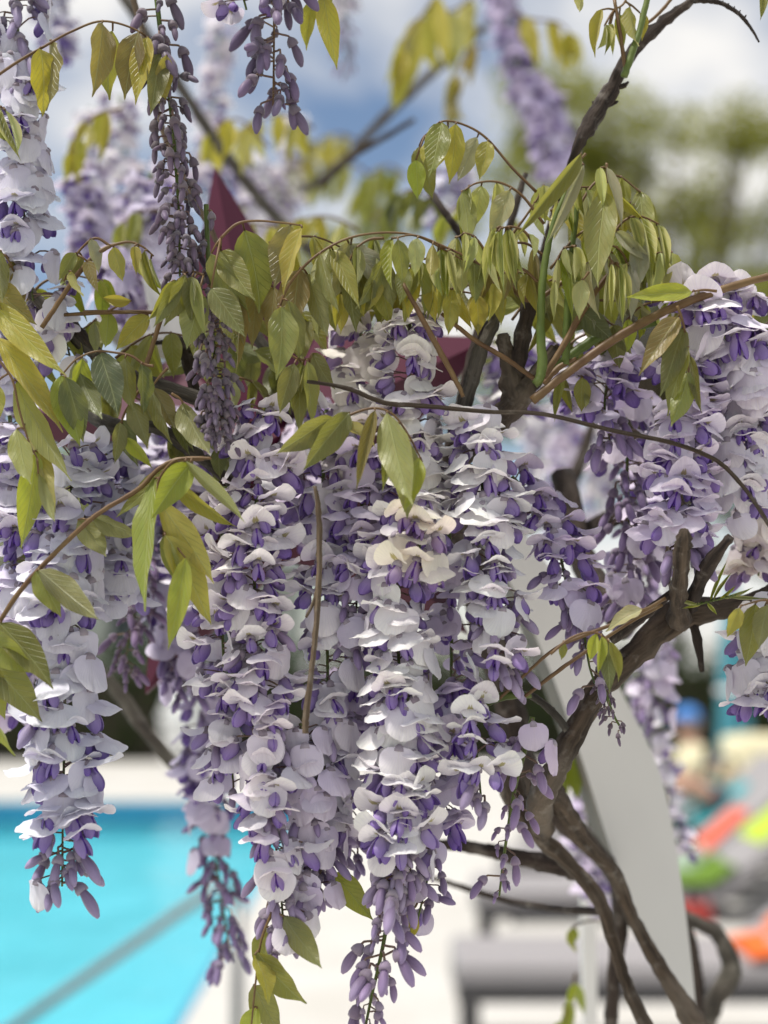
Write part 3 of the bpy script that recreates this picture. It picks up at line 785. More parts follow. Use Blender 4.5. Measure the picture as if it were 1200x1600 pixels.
branch('vine_branch', 'dark upright stem behind the crotch of the vine', [(955, 1640, 11, 1.12), (958, 1540, 11, 1.1), (968, 1400, 12, 1.08), (930, 1330, 15, 1.05), (830, 1230, 20, 1.0), (800, 1120, 22), (765, 1000, 24), (735, 880, 26), (705, 780, 24)], 'dark_bark', .97, 10)
branch('vine_branch', 'looped grey stem curling back up in the bottom right corner', [(1095, 1605, 17), (1123, 1556, 16), (1144, 1512, 15), (1122, 1462, 12), (1080, 1438, 11), (1040, 1412, 10)], 'grey_bark', 1.24, 10)
branch('vine_branch', 'short dark stem inside the loop at the bottom right corner', [(1062, 1430, 10), (1082, 1480, 9), (1090, 1541, 9), (1092, 1600, 10)], 'dark_bark', 1.22, 9)
branch('vine_branch', 'dark branch slanting behind the drooping violet clusters at right', [(880, 740, 20, 1.0), (905, 860, 20, .98), (940, 930, 22, .95), (985, 985, 20, .93)], 'dark_bark', 1.0, 10)
branch('vine_branch', 'brown branch behind the hanging blossoms at the right edge', [(880, 850, 20), (960, 810, 14), (1040, 790, 12)], 'dark_bark', 1.0, 9)
branch('vine_branch', 'lichen grey branch sloping down from the left edge under the leaves', [(-20, 405, 7), (15, 422, 8), (60, 470, 10), (110, 520, 11), (150, 552, 11), (205, 588, 11), (260, 605, 11), (320, 628, 12), (365, 660, 12)], 'grey_bark', .815, 10,
       stubs=[('charred_stub', [(160, 565, 12), (130, 530, 11), (105, 498, 8), (95, 485, 6)], 'dark_bark')])
branch('vine_branch', 'lower lichen grey branch parallel to the first, ending behind the blossoms', [(130, 640, 10, .85), (180, 668, 13), (240, 668, 10), (290, 698, 11), (340, 735, 10), (390, 775, 9)], 'grey_bark', .825, 10)
branch('vine_branch', 'grey branch tucked between leaves right of the budding spike', [(370, 495, 10), (400, 525, 10), (425, 560, 9), (460, 600, 8)], 'grey_bark', .86, 9)
branch('vine_branch', 'gnarled dark snag in the leaves left of the budding spike', [(272, 530, 12), (290, 555, 10), (300, 590, 9), (312, 640, 8)], 'dark_bark', .835, 9, .3, stubs=[('spur', [(285, 545, 5), (262, 535, 4), (240, 536, 3)])])
branch('twig', 'straight dry tan twig hanging in front of the central clusters', [(492, 760, 3), (498, 800, 4.5), (499, 870, 4.5), (497, 930, 5), (492, 1000, 4.5), (485, 1060, 4.5), (478, 1120, 5.5), (477, 1146, 5)], 'tan_bark', .762, 7, .2, 'twig',
       stubs=[('side_twig', [(498, 915, 3), (488, 945, 2.5), (478, 965, 2)])])
branch('tendril', 'long thin brown tendril sweeping across to the right edge', [(480, 596, 3), (540, 606, 3.6), (600, 629, 4), (660, 634, 4), (760, 643, 3.6), (850, 647, 3.6), (950, 671, 3.6), (1050, 692, 3.6), (1120, 720, 3.6), (1165, 765, 3.4), (1205, 825, 3.4)], 'bark', .765, 7, .12, 'twig')
branch('red_shoot', 'long reddish shoot running up to the right edge', [(832, 626, 7), (880, 588, 7), (960, 530, 7), (1040, 486, 7), (1120, 455, 6.5), (1215, 428, 6)], 'rachis', .775, 8, .06, 'shoot', 'young shoots of the vine')
branch('green_shoot', 'upright bright green shoot through the tuft of young leaves', [(838, 600, 7), (847, 575, 8), (845, 500, 6.5), (849, 430, 6), (862, 360, 5), (885, 300, 4), (905, 262, 3)], 'gstem', .775, 9, .05, 'shoot', 'young shoots of the vine')
branch('green_shoot', 'thin olive shoot just right of the bright green one', [(884, 570, 6), (886, 500, 6), (890, 420, 5), (900, 340, 4), (903, 285, 3)], 'gstem', .79, 8, .05, 'shoot', 'young shoots of the vine')
branch('green_shoot', 'green shoot leaving the fork toward the upper right', [(835, 600, 7), (880, 565, 8), (930, 530, 8), (980, 515, 6), (1050, 500, 5)], 'gstem', .80, 8, .05, 'shoot', 'young shoots of the vine')
branch('green_shoot', 'olive shoot leaning right from the fork', [(850, 590, 5), (880, 540, 5), (915, 480, 5), (950, 430, 4), (985, 395, 3)], 'rachis', .785, 8, .05, 'shoot', 'young shoots of the vine')
branch('red_shoot', 'thin brown shoot slanting down across the white top cluster', [(622, 430, 3, .78), (650, 480, 4), (685, 545, 5), (715, 600, 4), (724, 620, 3)], 'rachis', .772, 7, .05, 'shoot', 'young shoots of the vine')
branch('red_shoot', 'brown shoot running from the tuft down into the dark stubs', [(690, 490, 3), (740, 530, 4), (790, 560, 4), (835, 592, 4)], 'rachis', .795, 7, .05, 'shoot', 'young shoots of the vine')
branch('red_shoot', 'reddish shoot crossing behind the green shoots', [(790, 440, 4), (830, 470, 4), (880, 440, 4), (910, 420, 3)], 'rachis', .80, 7, .05, 'shoot', 'young shoots of the vine')
branch('green_shoot', 'green shoot joining the two red ones low at right', [(722, 1118, 6), (755, 1100, 7), (790, 1087, 7), (830, 1086, 5)], 'gstem', .80, 8, .05, 'shoot', 'young shoots of the vine')
branch('red_shoot', 'upper thin red shoot slanting up to the right branch', [(780, 1092, 2.6), (830, 1045, 2.6), (870, 1012, 2.6), (920, 990, 3), (990, 962, 3), (1040, 935, 3)], 'rachis', .79, 7, .04, 'shoot', 'young shoots of the vine')
branch('red_shoot', 'lower thin red shoot slanting up to the right branch', [(820, 1088, 2.8), (870, 1050, 3.2), (920, 1015, 3), (980, 975, 2.6), (1035, 945, 3)], 'rachis', .795, 7, .04, 'shoot', 'young shoots of the vine')
branch('twig', 'small grey forked twig joining the trunk below the red shoots', [(828, 1086, 5), (850, 1100, 6), (870, 1120, 6), (885, 1140, 7)], 'grey_bark', .83, 8, .2, 'twig')
branch('red_shoot', 'thin tan stem rising from the left edge to the long drooping leaves', [(-15, 995, 4), (30, 925, 4), (90, 860, 4), (150, 805, 4), (215, 765, 4), (245, 735, 4), (275, 719, 4), (318, 716, 4)], 'rachis', .765, 7, .05, 'shoot', 'young shoots of the vine')
branch('red_shoot', 'olive brown stem leaning up the left side from the charred stub', [(65, 512, 4), (90, 475, 4), (120, 430, 4), (150, 398, 4), (172, 384, 3.5)], 'rachis', .775, 7, .05, 'shoot', 'young shoots of the vine')
branch('red_shoot', 'thin horizontal brown stem above the broad yellow leaf at left', [(100, 492, 3), (170, 488, 3.4), (240, 488, 3.4), (330, 497, 3)], 'rachis', .80, 7, .05, 'shoot', 'young shoots of the vine')
branch('red_shoot', 'slanting olive twig among the leaves at centre left', [(228, 572, 4), (240, 535, 4), (255, 485, 4), (268, 440, 3)], 'rachis', .785, 7, .05, 'shoot', 'young shoots of the vine')
branch('red_shoot', 'brown stem slanting past the tip of the burgundy star', [(200, -30, 5), (225, 60, 5), (250, 190, 5), (290, 285, 5), (325, 350, 5), (342, 385, 4)], 'tan_bark', .85, 8, .12, 'shoot', 'young shoots of the vine')
branch('red_shoot', 'thin red stem rising at the right of the top centre leaf', [(850, 600, 4), (872, 575, 5), (900, 560, 3)], 'rachis', .79, 7, .05, 'shoot', 'young shoots of the vine')
branch('green_shoot', 'green shoots at the top right beside the bare branch', [(975, 120, 6), (985, 90, 6), (1000, 45, 5), (1012, -5, 5)], 'gstem', .80, 8, .04, 'shoot', 'young shoots of the vine')
branch('red_shoot', 'thin pinkish stem crossing the bare branch at the top right', [(978, 115, 4), (970, 60, 3.4), (960, 0, 3)], 'rachis', .80, 7, .04, 'shoot', 'young shoots of the vine')
branch('red_shoot', 'short pinkish stem at the very top right of the bare branch', [(1000, 45, 3), (1030, 20, 3), (1060, -15, 3)], 'rachis', .805, 7, .04, 'shoot', 'young shoots of the vine')
branch('vine_branch', 'blurred grey branch slanting across the sky at upper left', [(160, -60, 10), (215, 30, 9), (300, 165, 9), (370, 265, 9), (440, 350, 9), (520, 420, 9)], 'grey_bark', 1.30, 8)
branch('vine_branch', 'blurred dark branch rising toward the top edge over the blue sky', [(470, 300, 8), (530, 260, 8), (600, 185, 8), (690, 100, 8), (760, 40, 7)], 'grey_bark', 1.75, 8)
branch('vine_branch', 'short blurred dark branch in front of the clouds at top centre', [(500, 290, 6), (550, 245, 6), (600, 215, 5), (648, 186, 4)], 'dark_bark', 1.35, 8)
branch('vine_branch', 'blurred dark twig leading to the right of the top centre leaf', [(660, 280, 5, .92), (690, 325, 6), (715, 360, 6), (740, 400, 6)], 'dark_bark', .90, 8)
branch('vine_branch', 'blurred brown branch slanting toward the pool at lower left', [(150, 1040, 9), (190, 1090, 11), (230, 1145, 11), (290, 1215, 9), (330, 1255, 7)], 'grey_bark', 1.12, 8)
branch('vine_branch', 'blurred dark crossing branch in the gap left of the right blossoms', [(800, 830, 14), (870, 800, 12), (900, 740, 10), (930, 650, 8)], 'dark_bark', 1.3, 8)

# ------------------------------------------------------------------ blossoms
def banner_mesh(beta, seed, wide=1.0):
    rnd = random.Random(seed)
    NX, NY = 10, 9
    Lb, Wb = (0.0184 if beta < .6 else 0.0158), 0.0112 * wide
    b = Vector((0, math.sin(beta), -math.cos(beta))); nb = Vector((0, math.cos(beta), math.sin(beta)))
    op = max(0, min(1, (beta - .5) / 1.1))
    k1 = rnd.uniform(.30, .50); k2 = rnd.uniform(.3, 1.0) * op; asym = rnd.uniform(-.25, .25)
    curl = -0.30 + 0.62 * op + rnd.uniform(-.1, .12)
    notch = rnd.uniform(0.02, .10); tw_ = rnd.uniform(-.2, .2)
    m = MB(); vs = []; uvs = []
    for j in range(NY + 1):
        v = v2 = 0.5 - 0.5 * math.cos(PI * j / NY)
        q_ = 2 * v ** 0.80 - 1
        wv = max(0.10, (1 - abs(q_) ** 2.35) ** (1 / 2.35)) * (1.02 - 0.10 * v)
        for i in range(NX + 1):
            u = -1 + 2 * i / NX
            x = u * wv * Wb
            ylen = v2 * Lb - (0.0012 * abs(u) ** 1.5 * (1 - v) ** 2) - notch * Lb * (1 - abs(u)) * (v ** 4) * .8 + (Lb * .05 * (1 - u * u) * v ** 6)
            xx = abs(x) / Wb
            h = -k1 * Wb * (0.35 * xx + 0.8 * xx ** 2) * (.5 + .5 * op) + k2 * Wb * max(0, xx - .5) ** 2 * 1.6 * (1 + asym * (1 if u > 0 else -1))
            h += curl * Lb * v2 ** 2 * .8
            h += 0.0014 * math.exp(-(v2 / .22) ** 2)                         # raised claw over the keel
            h += mnoise.noise(Vector((x * 260, ylen * 260, seed))) * 0.0013 + mnoise.noise(Vector((x * 700, ylen * 700, seed + 9))) * 0.0004
            h -= .0014 * math.exp(-(x / .0011) ** 2) * (1 - op) * v
            x2 = x + tw_ * ylen * u * u
            p = Vector((x2, 0, 0)) + b * (ylen + 0.0008) + nb * (h + 0.0004)
            vs.append(p); uvs.append((0.5 + x / (2 * Wb), v2))
    fs = [(j*(NX+1)+i, j*(NX+1)+i+1, (j+1)*(NX+1)+i+1, (j+1)*(NX+1)+i) for j in range(NY) for i in range(NX)]
    m.add(vs, [f[::-1] for f in fs], 0, uvs)
    return m
def keel_mesh(seed, lean, spread, mi=0, cv=.004, dp=1.0):
    rnd = random.Random(seed + 55)
    Lk = 0.0138 * rnd.uniform(.92, 1.08)
    m = MB(); NS, NT = 8, 6
    for side in (-1, 1):
        vs = []; uvs = []
        for j in range(NS + 1):
            s = j / NS
            pr = max(0.10, math.sin(PI * min(1, .06 + .90 * s) ** 1.25)) ** .75
            ax = Vector((side * spread * Lk * s * s * .5, math.sin(lean) * Lk * s + cv * s * s, -math.cos(lean) * Lk * s - .0006))
            for i in range(NT + 1):
                th = -0.15 + (PI + .3) * i / NT
                q = Vector((side * (0.0003 + 0.0032 * pr * math.sin(th)), 0.0053 * dp * pr * math.cos(th), 0.0))
                vs.append(ax + q); uvs.append((max(0, math.sin(th)), s))
        fs = [(j*(NT+1)+i, j*(NT+1)+i+1, (j+1)*(NT+1)+i+1, (j+1)*(NT+1)+i) for j in range(NS) for i in range(NT)]
        m.add(vs, fs if side < 0 else [f[::-1] for f in fs], mi, uvs)
    # narrow inner keel between the wings
    vs = []; uvs = []
    for j in range(6):
        s = j / 5; pr = math.sin(PI * min(1, .1 + .85 * s)) ** .6
        ax = Vector((0, math.sin(lean) * Lk * .88 * s + cv * s * s, -math.cos(lean) * Lk * .88 * s))
        for i in range(6):
            a = 2 * PI * i / 6
            vs.append(ax + Vector((.0012 * pr * math.cos(a), .0042 * dp * pr * math.sin(a), 0))); uvs.append((0.0, s))
    m.add(vs, [(j*6+i, j*6+(i+1)%6, (j+1)*6+(i+1)%6, (j+1)*6+i) for j in range(5) for i in range(6)], mi, uvs)
    return m
def calyx_mesh(m, E, dirv, mi_ped, mi_cal, Lp, rise, sc=1.0):
    pts = spline([(0, 0, 0), (0, Lp * .5, rise * .9), (0, Lp * .85, rise * .75 - .0003), tuple(E + Vector((0, -.0008, .0012)))], 2)
    m.tube(pts, [.00055] * (len(pts) - 1) + [.0008], 5, mi_ped, cap=False)
    u = dirv.normalized()
    m.tube([E - u * .0022, E - u * .0008, E + u * .0008, E + u * .0024], [.0010 * sc, .0026 * sc, .0033 * sc, .0033 * sc], 8, mi_cal, cap=True)
def bud_mesh(kind, seed):
    """kind 0 small, 1 large swollen bud hanging on its pedicel"""
    rnd = random.Random(seed + 900)
    Lp = (0.0085, 0.0105)[kind] * rnd.uniform(.85, 1.2)
    hang = rnd.uniform(.05, .95)
    E = Vector((0, Lp * .85, -Lp * hang * .75))
    u = Vector((rnd.uniform(-.35, .35), rnd.uniform(.25, 1.5) * (1.2 - .7 * hang), -1)).normalized()
    m = MB()
    calyx_mesh(m, E, u, 0, 1, Lp * .8, -Lp * .12 * hang, .72 if kind == 0 else .85)
    Lb = (0.0092, 0.0140)[kind] * rnd.uniform(.9, 1.1); rb = (.0018, .0028)[kind]
    sd_ = u.cross(Vector((1, 0, 0))).normalized(); xx = sd_.cross(u)
    vs = []; uvs = []; NS, NT = 7, 8
    for j in range(NS + 1):
        s = j / NS
        pr = (math.sin(PI * min(.985, .16 + .80 * s ** 1.1)) ** .7) * (.62 + .5 * s)
        for i in range(NT):
            a = 2 * PI * i / NT
            rx = rb * pr * (1 + .12 * math.cos(2 * a)); 
            p = E + u * (s * Lb) + xx * (rx * math.cos(a) * .85) + sd_ * (rx * math.sin(a) * 1.12 + .0016 * s * s)
            vs.append(p); uvs.append((i / NT, s))
    fs = [(j*NT+i, j*NT+(i+1)%NT, (j+1)*NT+(i+1)%NT, (j+1)*NT+i) for j in range(NS) for i in range(NT)] + [tuple(range(NS*NT, NS*NT+NT))]
    m.add(vs, fs, 2, uvs)
    return m
FM = {}
BETA = {2: 0.28, 3: 0.95, 4: 1.55, 5: 2.05}
NV = 7
for st in (2, 3, 4, 5):
    for v in range(NV):
        rnd = random.Random(st * 10 + v)
        Lp = 0.0168 * rnd.uniform(.85, 1.15); rise = .0015 + rnd.uniform(-.002, .004)
        beta = BETA[st] + rnd.uniform(-.16, .16)
        lean = rnd.uniform(.0, .35)
        cv_, dp_ = .004, 1.0
        if st == 2: lean = beta - rnd.uniform(.70, .85); cv_ = .0; dp_ = .78
        if st == 3: lean = beta - rnd.uniform(.85, 1.0); cv_ = .001; dp_ = .9
        E = Vector((0, Lp, rise - .002))
        f = MB(); calyx_mesh(f, E, Vector((0, .3, -1)), 0, 1, Lp, rise)
        bmm = banner_mesh(beta, st * 10 + v, rnd.uniform(.92, 1.08)); km = keel_mesh(st * 10 + v, lean, rnd.uniform(0.0, .5) if st > 2 else 0, 0, cv_, dp_)
        sh = lambda mm: [tuple(Vector(p) + E) for p in mm.v]
        bmm.v = sh(bmm); km.v = sh(km)
        FM[st, v] = (f.mesh('flower', [M['pedicel'], M['calyx']]), bmm.mesh('banner_petal', M['banner']), km.mesh('keel_petal', M['keel']))
        j = MB()
        j.add(f.v, f.f, 0, f.uv); j.m = list(f.m)
        j.add(bmm.v, bmm.f, 2, bmm.uv); j.add(km.v, km.f, 3, km.uv)
        FM['all', st, v] = j.mesh('flower', [M['pedicel'], M['calyx'], M['banner'], M['keel']])
for k in (0, 1):
    for v in range(5):
        FM['bud', k, v] = bud_mesh(k, k * 20 + v).mesh('bud', [M['pedicel'], M['calyx'], M['bud']])

def pick(rnd, wts):
    t = rnd.random() * sum(wts.values())
    for k, w_ in wts.items():
        t -= w_
        if t <= 0: return k
    return k
OPEN = {4: 6, 5: 3, 3: 3, 2: 1}; DISC = {2: 6, 3: 4, 4: 2, 1: .6}; MIXD = {2: 2, 3: 3, 4: 4, 5: 2}; HOOD = {2: 4, 3: 2, 1: 2}; BUD1 = {1: 6, 2: 1}; BUDS = {1: 3, 0: 1}; TINY = {0: 1}
NFL = [0]
def raceme(label, stem, n, prof, group='wisteria flower clusters hanging from the vine', bgd=False, tint=((1, 1, 1), .06), size=.76, spread=1.0, stemr=3.6, t0=0.02, seed=None, dense_end=1.0, aim=0.0, smat='gstem'):
    """stem: (px, py, depth); prof: list of (t_end, stage weights)"""
    rnd = random.Random(seed if seed is not None else int(stem[0][0] * 7 + stem[-1][1] * 3 + n))
    if not bgd and n > 25: n = int(n * 1.22)
    P = [tuple(W(*q)) for q in stem]
    C = spline(P, 10)
    root = empty('flower_raceme', P[0], label, 'flower cluster', group)
    o0 = Vector(P[0]); C = [Vector(c) - o0 for c in C]
    cum = [0]
    for a, b in zip(C, C[1:]): cum.append(cum[-1] + (b - a).length)
    T = cum[-1]
    m = MB(); dd = stem[0][2]
    m.tube(C, [max(.0006, stemr * dd / FPX * (1 - .62 * i / len(C))) for i in range(len(C))], 7)
    m.build('stem', M[smat], root)
    az = rnd.random() * 6.28
    for i in range(n):
        t = t0 + (1 - t0) * max(0.0, (i + rnd.uniform(-.4, .4)) / n) ** dense_end
        t = max(0.0, min(.995, t))
        s = t * T; k = 0
        while k < len(cum) - 2 and cum[k + 1] < s: k += 1
        p = C[k].lerp(C[k + 1], (s - cum[k]) / max(1e-9, cum[k + 1] - cum[k]))
        az += 2.39996 + rnd.uniform(-.35, .35)
        a = az
        if aim and rnd.random() < aim:                     # flowers turn to the light on the open side
            a = -PI / 2 + rnd.gauss(0, .75) + 0
            a = a + PI                                     # local +Y then points toward the viewer side
            a = PI + rnd.gauss(0, .85)
        if math.cos(a - PI) < -.25 and rnd.random() < .72: a += PI + rnd.uniform(-.5, .5)   # the shaded back of a cluster carries few flowers
        for te, wts in prof:
            if t <= te: break
        st = pick(rnd, wts)
        sz = size * rnd.uniform(.80, 1.18) * (1 if st > 1 else rnd.uniform(1.05, 1.4) if st == 1 else rnd.uniform(.85, 1.1)) * spread
        Mx = Matrix.Translation(p) @ Matrix.Rotation(a, 4, 'Z') @ Matrix.Rotation(rnd.gauss(0, .20), 4, 'X') @ Matrix.Rotation(rnd.gauss(0, .20), 4, 'Y') @ Matrix.Scale(sz, 4)
        c0, jit = tint
        g = rnd.uniform(-jit, jit)
        col = (c0[0] * (1 + g), c0[1] * (1 + g + rnd.uniform(-jit, jit) * .4), c0[2] * (1 + g * .6), 1)
        if st < 2:
            o = link('bud', FM['bud', st, rnd.randrange(5)], root, Mx); o.color = (*[min(1.3, c_ * 1.0) for c_ in col[:3]], 1)
        elif bgd:
            o = link('flower', FM['all', st, rnd.randrange(NV)], root, Mx); o.color = col
        else:
            f, b, kk = FM[st, rnd.randrange(NV)]
            o = link('flower', f, root, Mx)
            ob = link('banner_petal', b, o); ob.color = col
            ok = link('keel_petal', kk, o); ok.color = col
        NFL[0] += 1
    return root
WHT = ((1.06, 1.06, 1.05), .07); LIL = ((.96, .94, .98), .07); VIO = ((.84, .77, .92), .09); CRM = ((1.10, 1.05, .90), .07); BLU = ((.90, .92, 1.0), .06); DKB = ((.46, .42, .43), .18)

raceme('long lilac and white cluster left of centre, behind the leaf pair, pink buds midway', [(418, 628, .80), (405, 720, .80), (398, 850, .798), (400, 1000, .80), (412, 1180, .80), (432, 1330, .80), (445, 1465, .80)], 150,
       [(.36, OPEN), (.50, {4: 4, 2: 2, 3: 2, 1: 2}), (.78, {2: 2, 3: 3, 4: 4, 1: 4}), (.88, {1: 4, 2: 2, 4: 2}), (1, BUD1)], tint=((1.03, 1.0, 1.03), .07), aim=0.63)
raceme('long white cluster right of centre, above the bare tip of spaced buds', [(645, 760, .80), (628, 850, .80), (622, 950, .80), (624, 1080, .80), (626, 1200, .80), (630, 1300, .80), (622, 1390, .80)], 118,
       [(.25, {4: 3, 3: 3, 5: 2, 2: 1}), (.66, {2: 5, 3: 4, 4: 2}), (.88, OPEN), (1, BUD1)], tint=WHT, aim=0.71)
raceme('spaced violet buds on the bare green tip below the white central cluster', [(626, 1340, .80), (612, 1400, .80), (598, 1480, .80), (580, 1560, .80), (566, 1630, .80)], 34, [(.2, BUD1), (.7, BUDS), (1, {0: 2, 1: 1})], tint=((.95, .88, 1.0), .1), stemr=4.5, size=.86)
raceme('disc petalled white cluster squeezed between the two long central ones, behind the dry twig', [(510, 640, .835), (505, 760, .835), (508, 900, .83), (512, 1060, .825), (508, 1200, .825), (492, 1320, .825), (475, 1400, .825)], 104, [(.4, MIXD), (.85, DISC), (1, BUD1)], tint=LIL, aim=0.63)
raceme('violet flowered cluster between the central pair, just left of the creamy faded flowers', [(575, 700, .83), (565, 800, .825), (560, 900, .82), (552, 1010, .82)], 44, [(.6, {3: 3, 4: 4, 2: 2}), (1, {1: 3, 2: 2, 4: 1})], tint=VIO, aim=0.53)
raceme('violet edged cluster hanging close behind the right side of the white central one', [(700, 800, .84), (705, 920, .84), (705, 1060, .84), (700, 1200, .835), (680, 1320, .83), (652, 1440, .825)], 66, [(.5, {2: 3, 3: 3, 4: 2, 1: 1}), (.8, MIXD), (1, BUD1)], tint=((.88, .82, .96), .08), aim=0.53)
raceme('creamy fading flowers at the top of the white central cluster', [(640, 800, .785), (655, 850, .782), (650, 900, .785)], 12, [(1, {4: 2, 2: 2, 5: 1, 3: 2})], tint=CRM, aim=0.90, seed=3)
raceme('white top cluster under the yellow leaves, in front of the red point of the star', [(640, 470, .815), (640, 540, .81), (640, 620, .81), (650, 700, .815), (668, 790, .82)], 66, [(.75, {3: 4, 4: 4, 5: 1, 2: 2}), (1, OPEN)], tint=((1.09, 1.08, 1.02), .05), aim=0.63)
raceme('cream white cluster behind the leaf tufts, left of the white top one', [(560, 470, .85), (565, 560, .845), (560, 650, .84), (550, 740, .84)], 44, [(1, {3: 4, 4: 4, 5: 1, 2: 2})], tint=((1.08, 1.06, .99), .05), aim=0.63)
raceme('white cluster under the forked branch, narrowing to pale violet buds', [(750, 640, .81), (752, 720, .805), (757, 810, .80), (766, 900, .80), (776, 980, .80), (790, 1065, .80)], 80, [(.5, {3: 4, 4: 4, 2: 3, 5: 1}), (.72, {4: 4, 3: 2, 1: 2, 2: 1}), (.86, {1: 5, 2: 1}), (1, BUDS)], tint=WHT, aim=0.59)
raceme('closed violet hoods at the lower right side of the left central cluster', [(470, 1130, .81), (485, 1220, .81), (492, 1300, .812), (488, 1400, .815)], 40, [(.4, {2: 3, 3: 2}), (1, {1: 4, 2: 2})], tint=((.90, .84, .96), .08), aim=.7)
raceme('violet shaded flowers filling the slit between the two long central clusters', [(548, 1040, .86), (552, 1150, .86), (550, 1240, .86), (545, 1330, .86)], 44, [(.8, {3: 3, 4: 3, 2: 2}), (1, BUD1)], tint=VIO, aim=.5)
raceme('white tiers on the left flank of the left central cluster, beside the yellow green leaves', [(352, 760, .82), (345, 880, .82), (348, 1000, .82), (356, 1130, .82), (365, 1230, .82)], 62, [(.8, OPEN), (1, {1: 3, 3: 2})], tint=((1.02, 1.0, 1.03), .07), aim=.6)
raceme('single pair of flowers under the tip of the forked branch cluster', [(770, 1000, .79), (772, 1035, .79), (770, 1060, .79)], 3, [(1, {4: 1, 5: 1})], tint=LIL, aim=0.90, seed=12)
raceme('short violet cluster drooping right over the white arch', [(800, 745, .84), (840, 790, .835), (870, 850, .83), (885, 910, .825), (905, 965, .82), (918, 1010, .82)], 48, [(.55, {4: 4, 3: 3, 2: 2}), (.8, {1: 3, 3: 1, 2: 2}), (1, BUDS)], tint=((.92, .85, 1.0), .07), aim=0.63)
raceme('slim tail of spaced buds below the short violet cluster', [(905, 950, .815), (914, 1000, .812), (922, 1045, .81), (935, 1080, .81)], 12, [(1, BUDS)], tint=VIO, stemr=2.5)
raceme('dense violet and white cluster at right, under the hanging dark leaf', [(1070, 530, .805), (1066, 600, .80), (1062, 690, .80), (1060, 780, .80), (1058, 875, .80)], 84, [(.45, {4: 3, 3: 3, 2: 2, 5: 1}), (.88, {4: 4, 3: 3, 2: 2}), (1, BUD1)], tint=((.95, .89, 1.02), .07), aim=0.59)
raceme('loose violet cluster left of the dense right one, above the gap', [(955, 540, .83), (950, 590, .828), (945, 640, .825), (955, 700, .83)], 34, [(.7, {4: 3, 3: 3, 2: 2, 1: 1}), (1, BUD1)], tint=((.88, .80, 1.0), .08), aim=0.53)
raceme('slender violet cluster trailing to thin buds behind the tendril, right of the gap', [(985, 600, .87), (980, 700, .87), (982, 800, .87), (985, 900, .87), (988, 960, .87)], 62, [(.35, {1: 2, 2: 2, 3: 1}), (1, {1: 5, 0: 1, 2: 1})], tint=VIO)
raceme('broad lilac flowers on a green stem at the top of the right edge', [(1085, 480, .80), (1115, 500, .798), (1150, 535, .80), (1185, 575, .80), (1215, 610, .80)], 34, [(1, {3: 3, 4: 2, 2: 4, 5: 1})], tint=((.99, .96, 1.03), .06), size=.88, spread=1.05, stemr=4.5, aim=0.84)
raceme('white and lilac cluster just above the reddish shoot at the right edge', [(1060, 450, .82), (1110, 455, .82), (1160, 470, .82), (1215, 500, .82)], 24, [(1, {3: 3, 4: 3, 2: 2, 5: 1})], tint=WHT, size=.86)
raceme('lilac cluster hanging at the right edge over the tendril', [(1165, 590, .81), (1160, 640, .815), (1155, 720, .815), (1150, 790, .82)], 42, [(1, {4: 3, 3: 3, 2: 3})], tint=LIL, aim=0.53)
raceme('creamy cluster cut by the right edge above the stout branch', [(1205, 640, .87), (1195, 720, .87), (1190, 820, .865), (1185, 900, .865)], 62, [(1, {4: 3, 3: 3, 2: 3})], tint=((1.09, 1.03, .95), .06))
raceme('pale cluster cut by the right edge below the stout branch, behind two leaves', [(1200, 930, .82), (1192, 1000, .82), (1190, 1060, .82), (1195, 1120, .82)], 34, [(.7, DISC), (1, OPEN)], tint=LIL, aim=0.63)
raceme('long grey lilac cluster at left with round disc petals, hanging over the pool', [(112, 690, .81), (112, 800, .805), (106, 920, .80), (102, 1050, .80), (100, 1180, .80), (98, 1290, .80), (97, 1385, .80)], 112, [(.22, MIXD), (.62, DISC), (.88, {3: 3, 4: 3, 2: 2}), (1, BUD1)], tint=BLU, size=.88, aim=0.85)
raceme('violet cluster cut by the left edge below the long drooping leaves', [(15, 650, .825), (25, 740, .82), (35, 830, .82), (45, 920, .82), (40, 1000, .825)], 60, [(.5, {3: 3, 4: 2, 2: 3}), (1, {3: 3, 4: 3, 2: 2})], tint=((.88, .86, .98), .07), aim=0.42)
raceme('pale lilac cluster between the left edge one and the yellow leaf sprays', [(165, 680, .845), (175, 780, .84), (178, 860, .84), (180, 950, .84)], 54, [(.35, MIXD), (1, DISC)], tint=BLU, aim=0.63)
raceme('bluish cluster in the left leaves, beside the charred stub', [(10, 490, .84), (20, 540, .835), (30, 600, .835)], 26, [(1, {2: 3, 3: 3, 4: 1})], tint=((.86, .86, 1.0), .06), aim=0.63)
raceme('grey blue cluster filling the upper left corner, deep violet buds at its top', [(20, -60, .80), (28, 60, .80), (33, 170, .80), (36, 280, .80), (40, 380, .80), (52, 470, .80)], 86, [(.24, {1: 5, 2: 2}), (.40, {2: 3, 3: 2, 1: 3}), (1, {2: 6, 3: 4, 4: .6})], tint=((.86, .87, .96), .06), aim=0.8)
raceme('white flowers at the base of the upper left cluster, over the sloping branch', [(90, 455, .82), (95, 500, .818), (110, 560, .82)], 14, [(1, {3: 2, 2: 3})], tint=WHT, aim=0.84)
raceme('long spike of dark mauve buds hanging from the top edge at left', [(238, -60, .785), (252, 60, .783), (268, 180, .78), (277, 290, .78), (280, 370, .78), (281, 432, .78)], 84, [(.30, {1: 2, 0: 3}), (1, TINY)], tint=DKB, size=.98, stemr=4.6, dense_end=.62)
raceme('spike of grey mauve buds packed to a point in front of the star', [(322, 320, .785), (326, 420, .783), (331, 500, .78), (335, 560, .78), (338, 620, .78), (339, 682, .78)], 92, [(1, TINY)], tint=((.52, .48, .48), .18), size=.84, stemr=4.4, dense_end=.50)
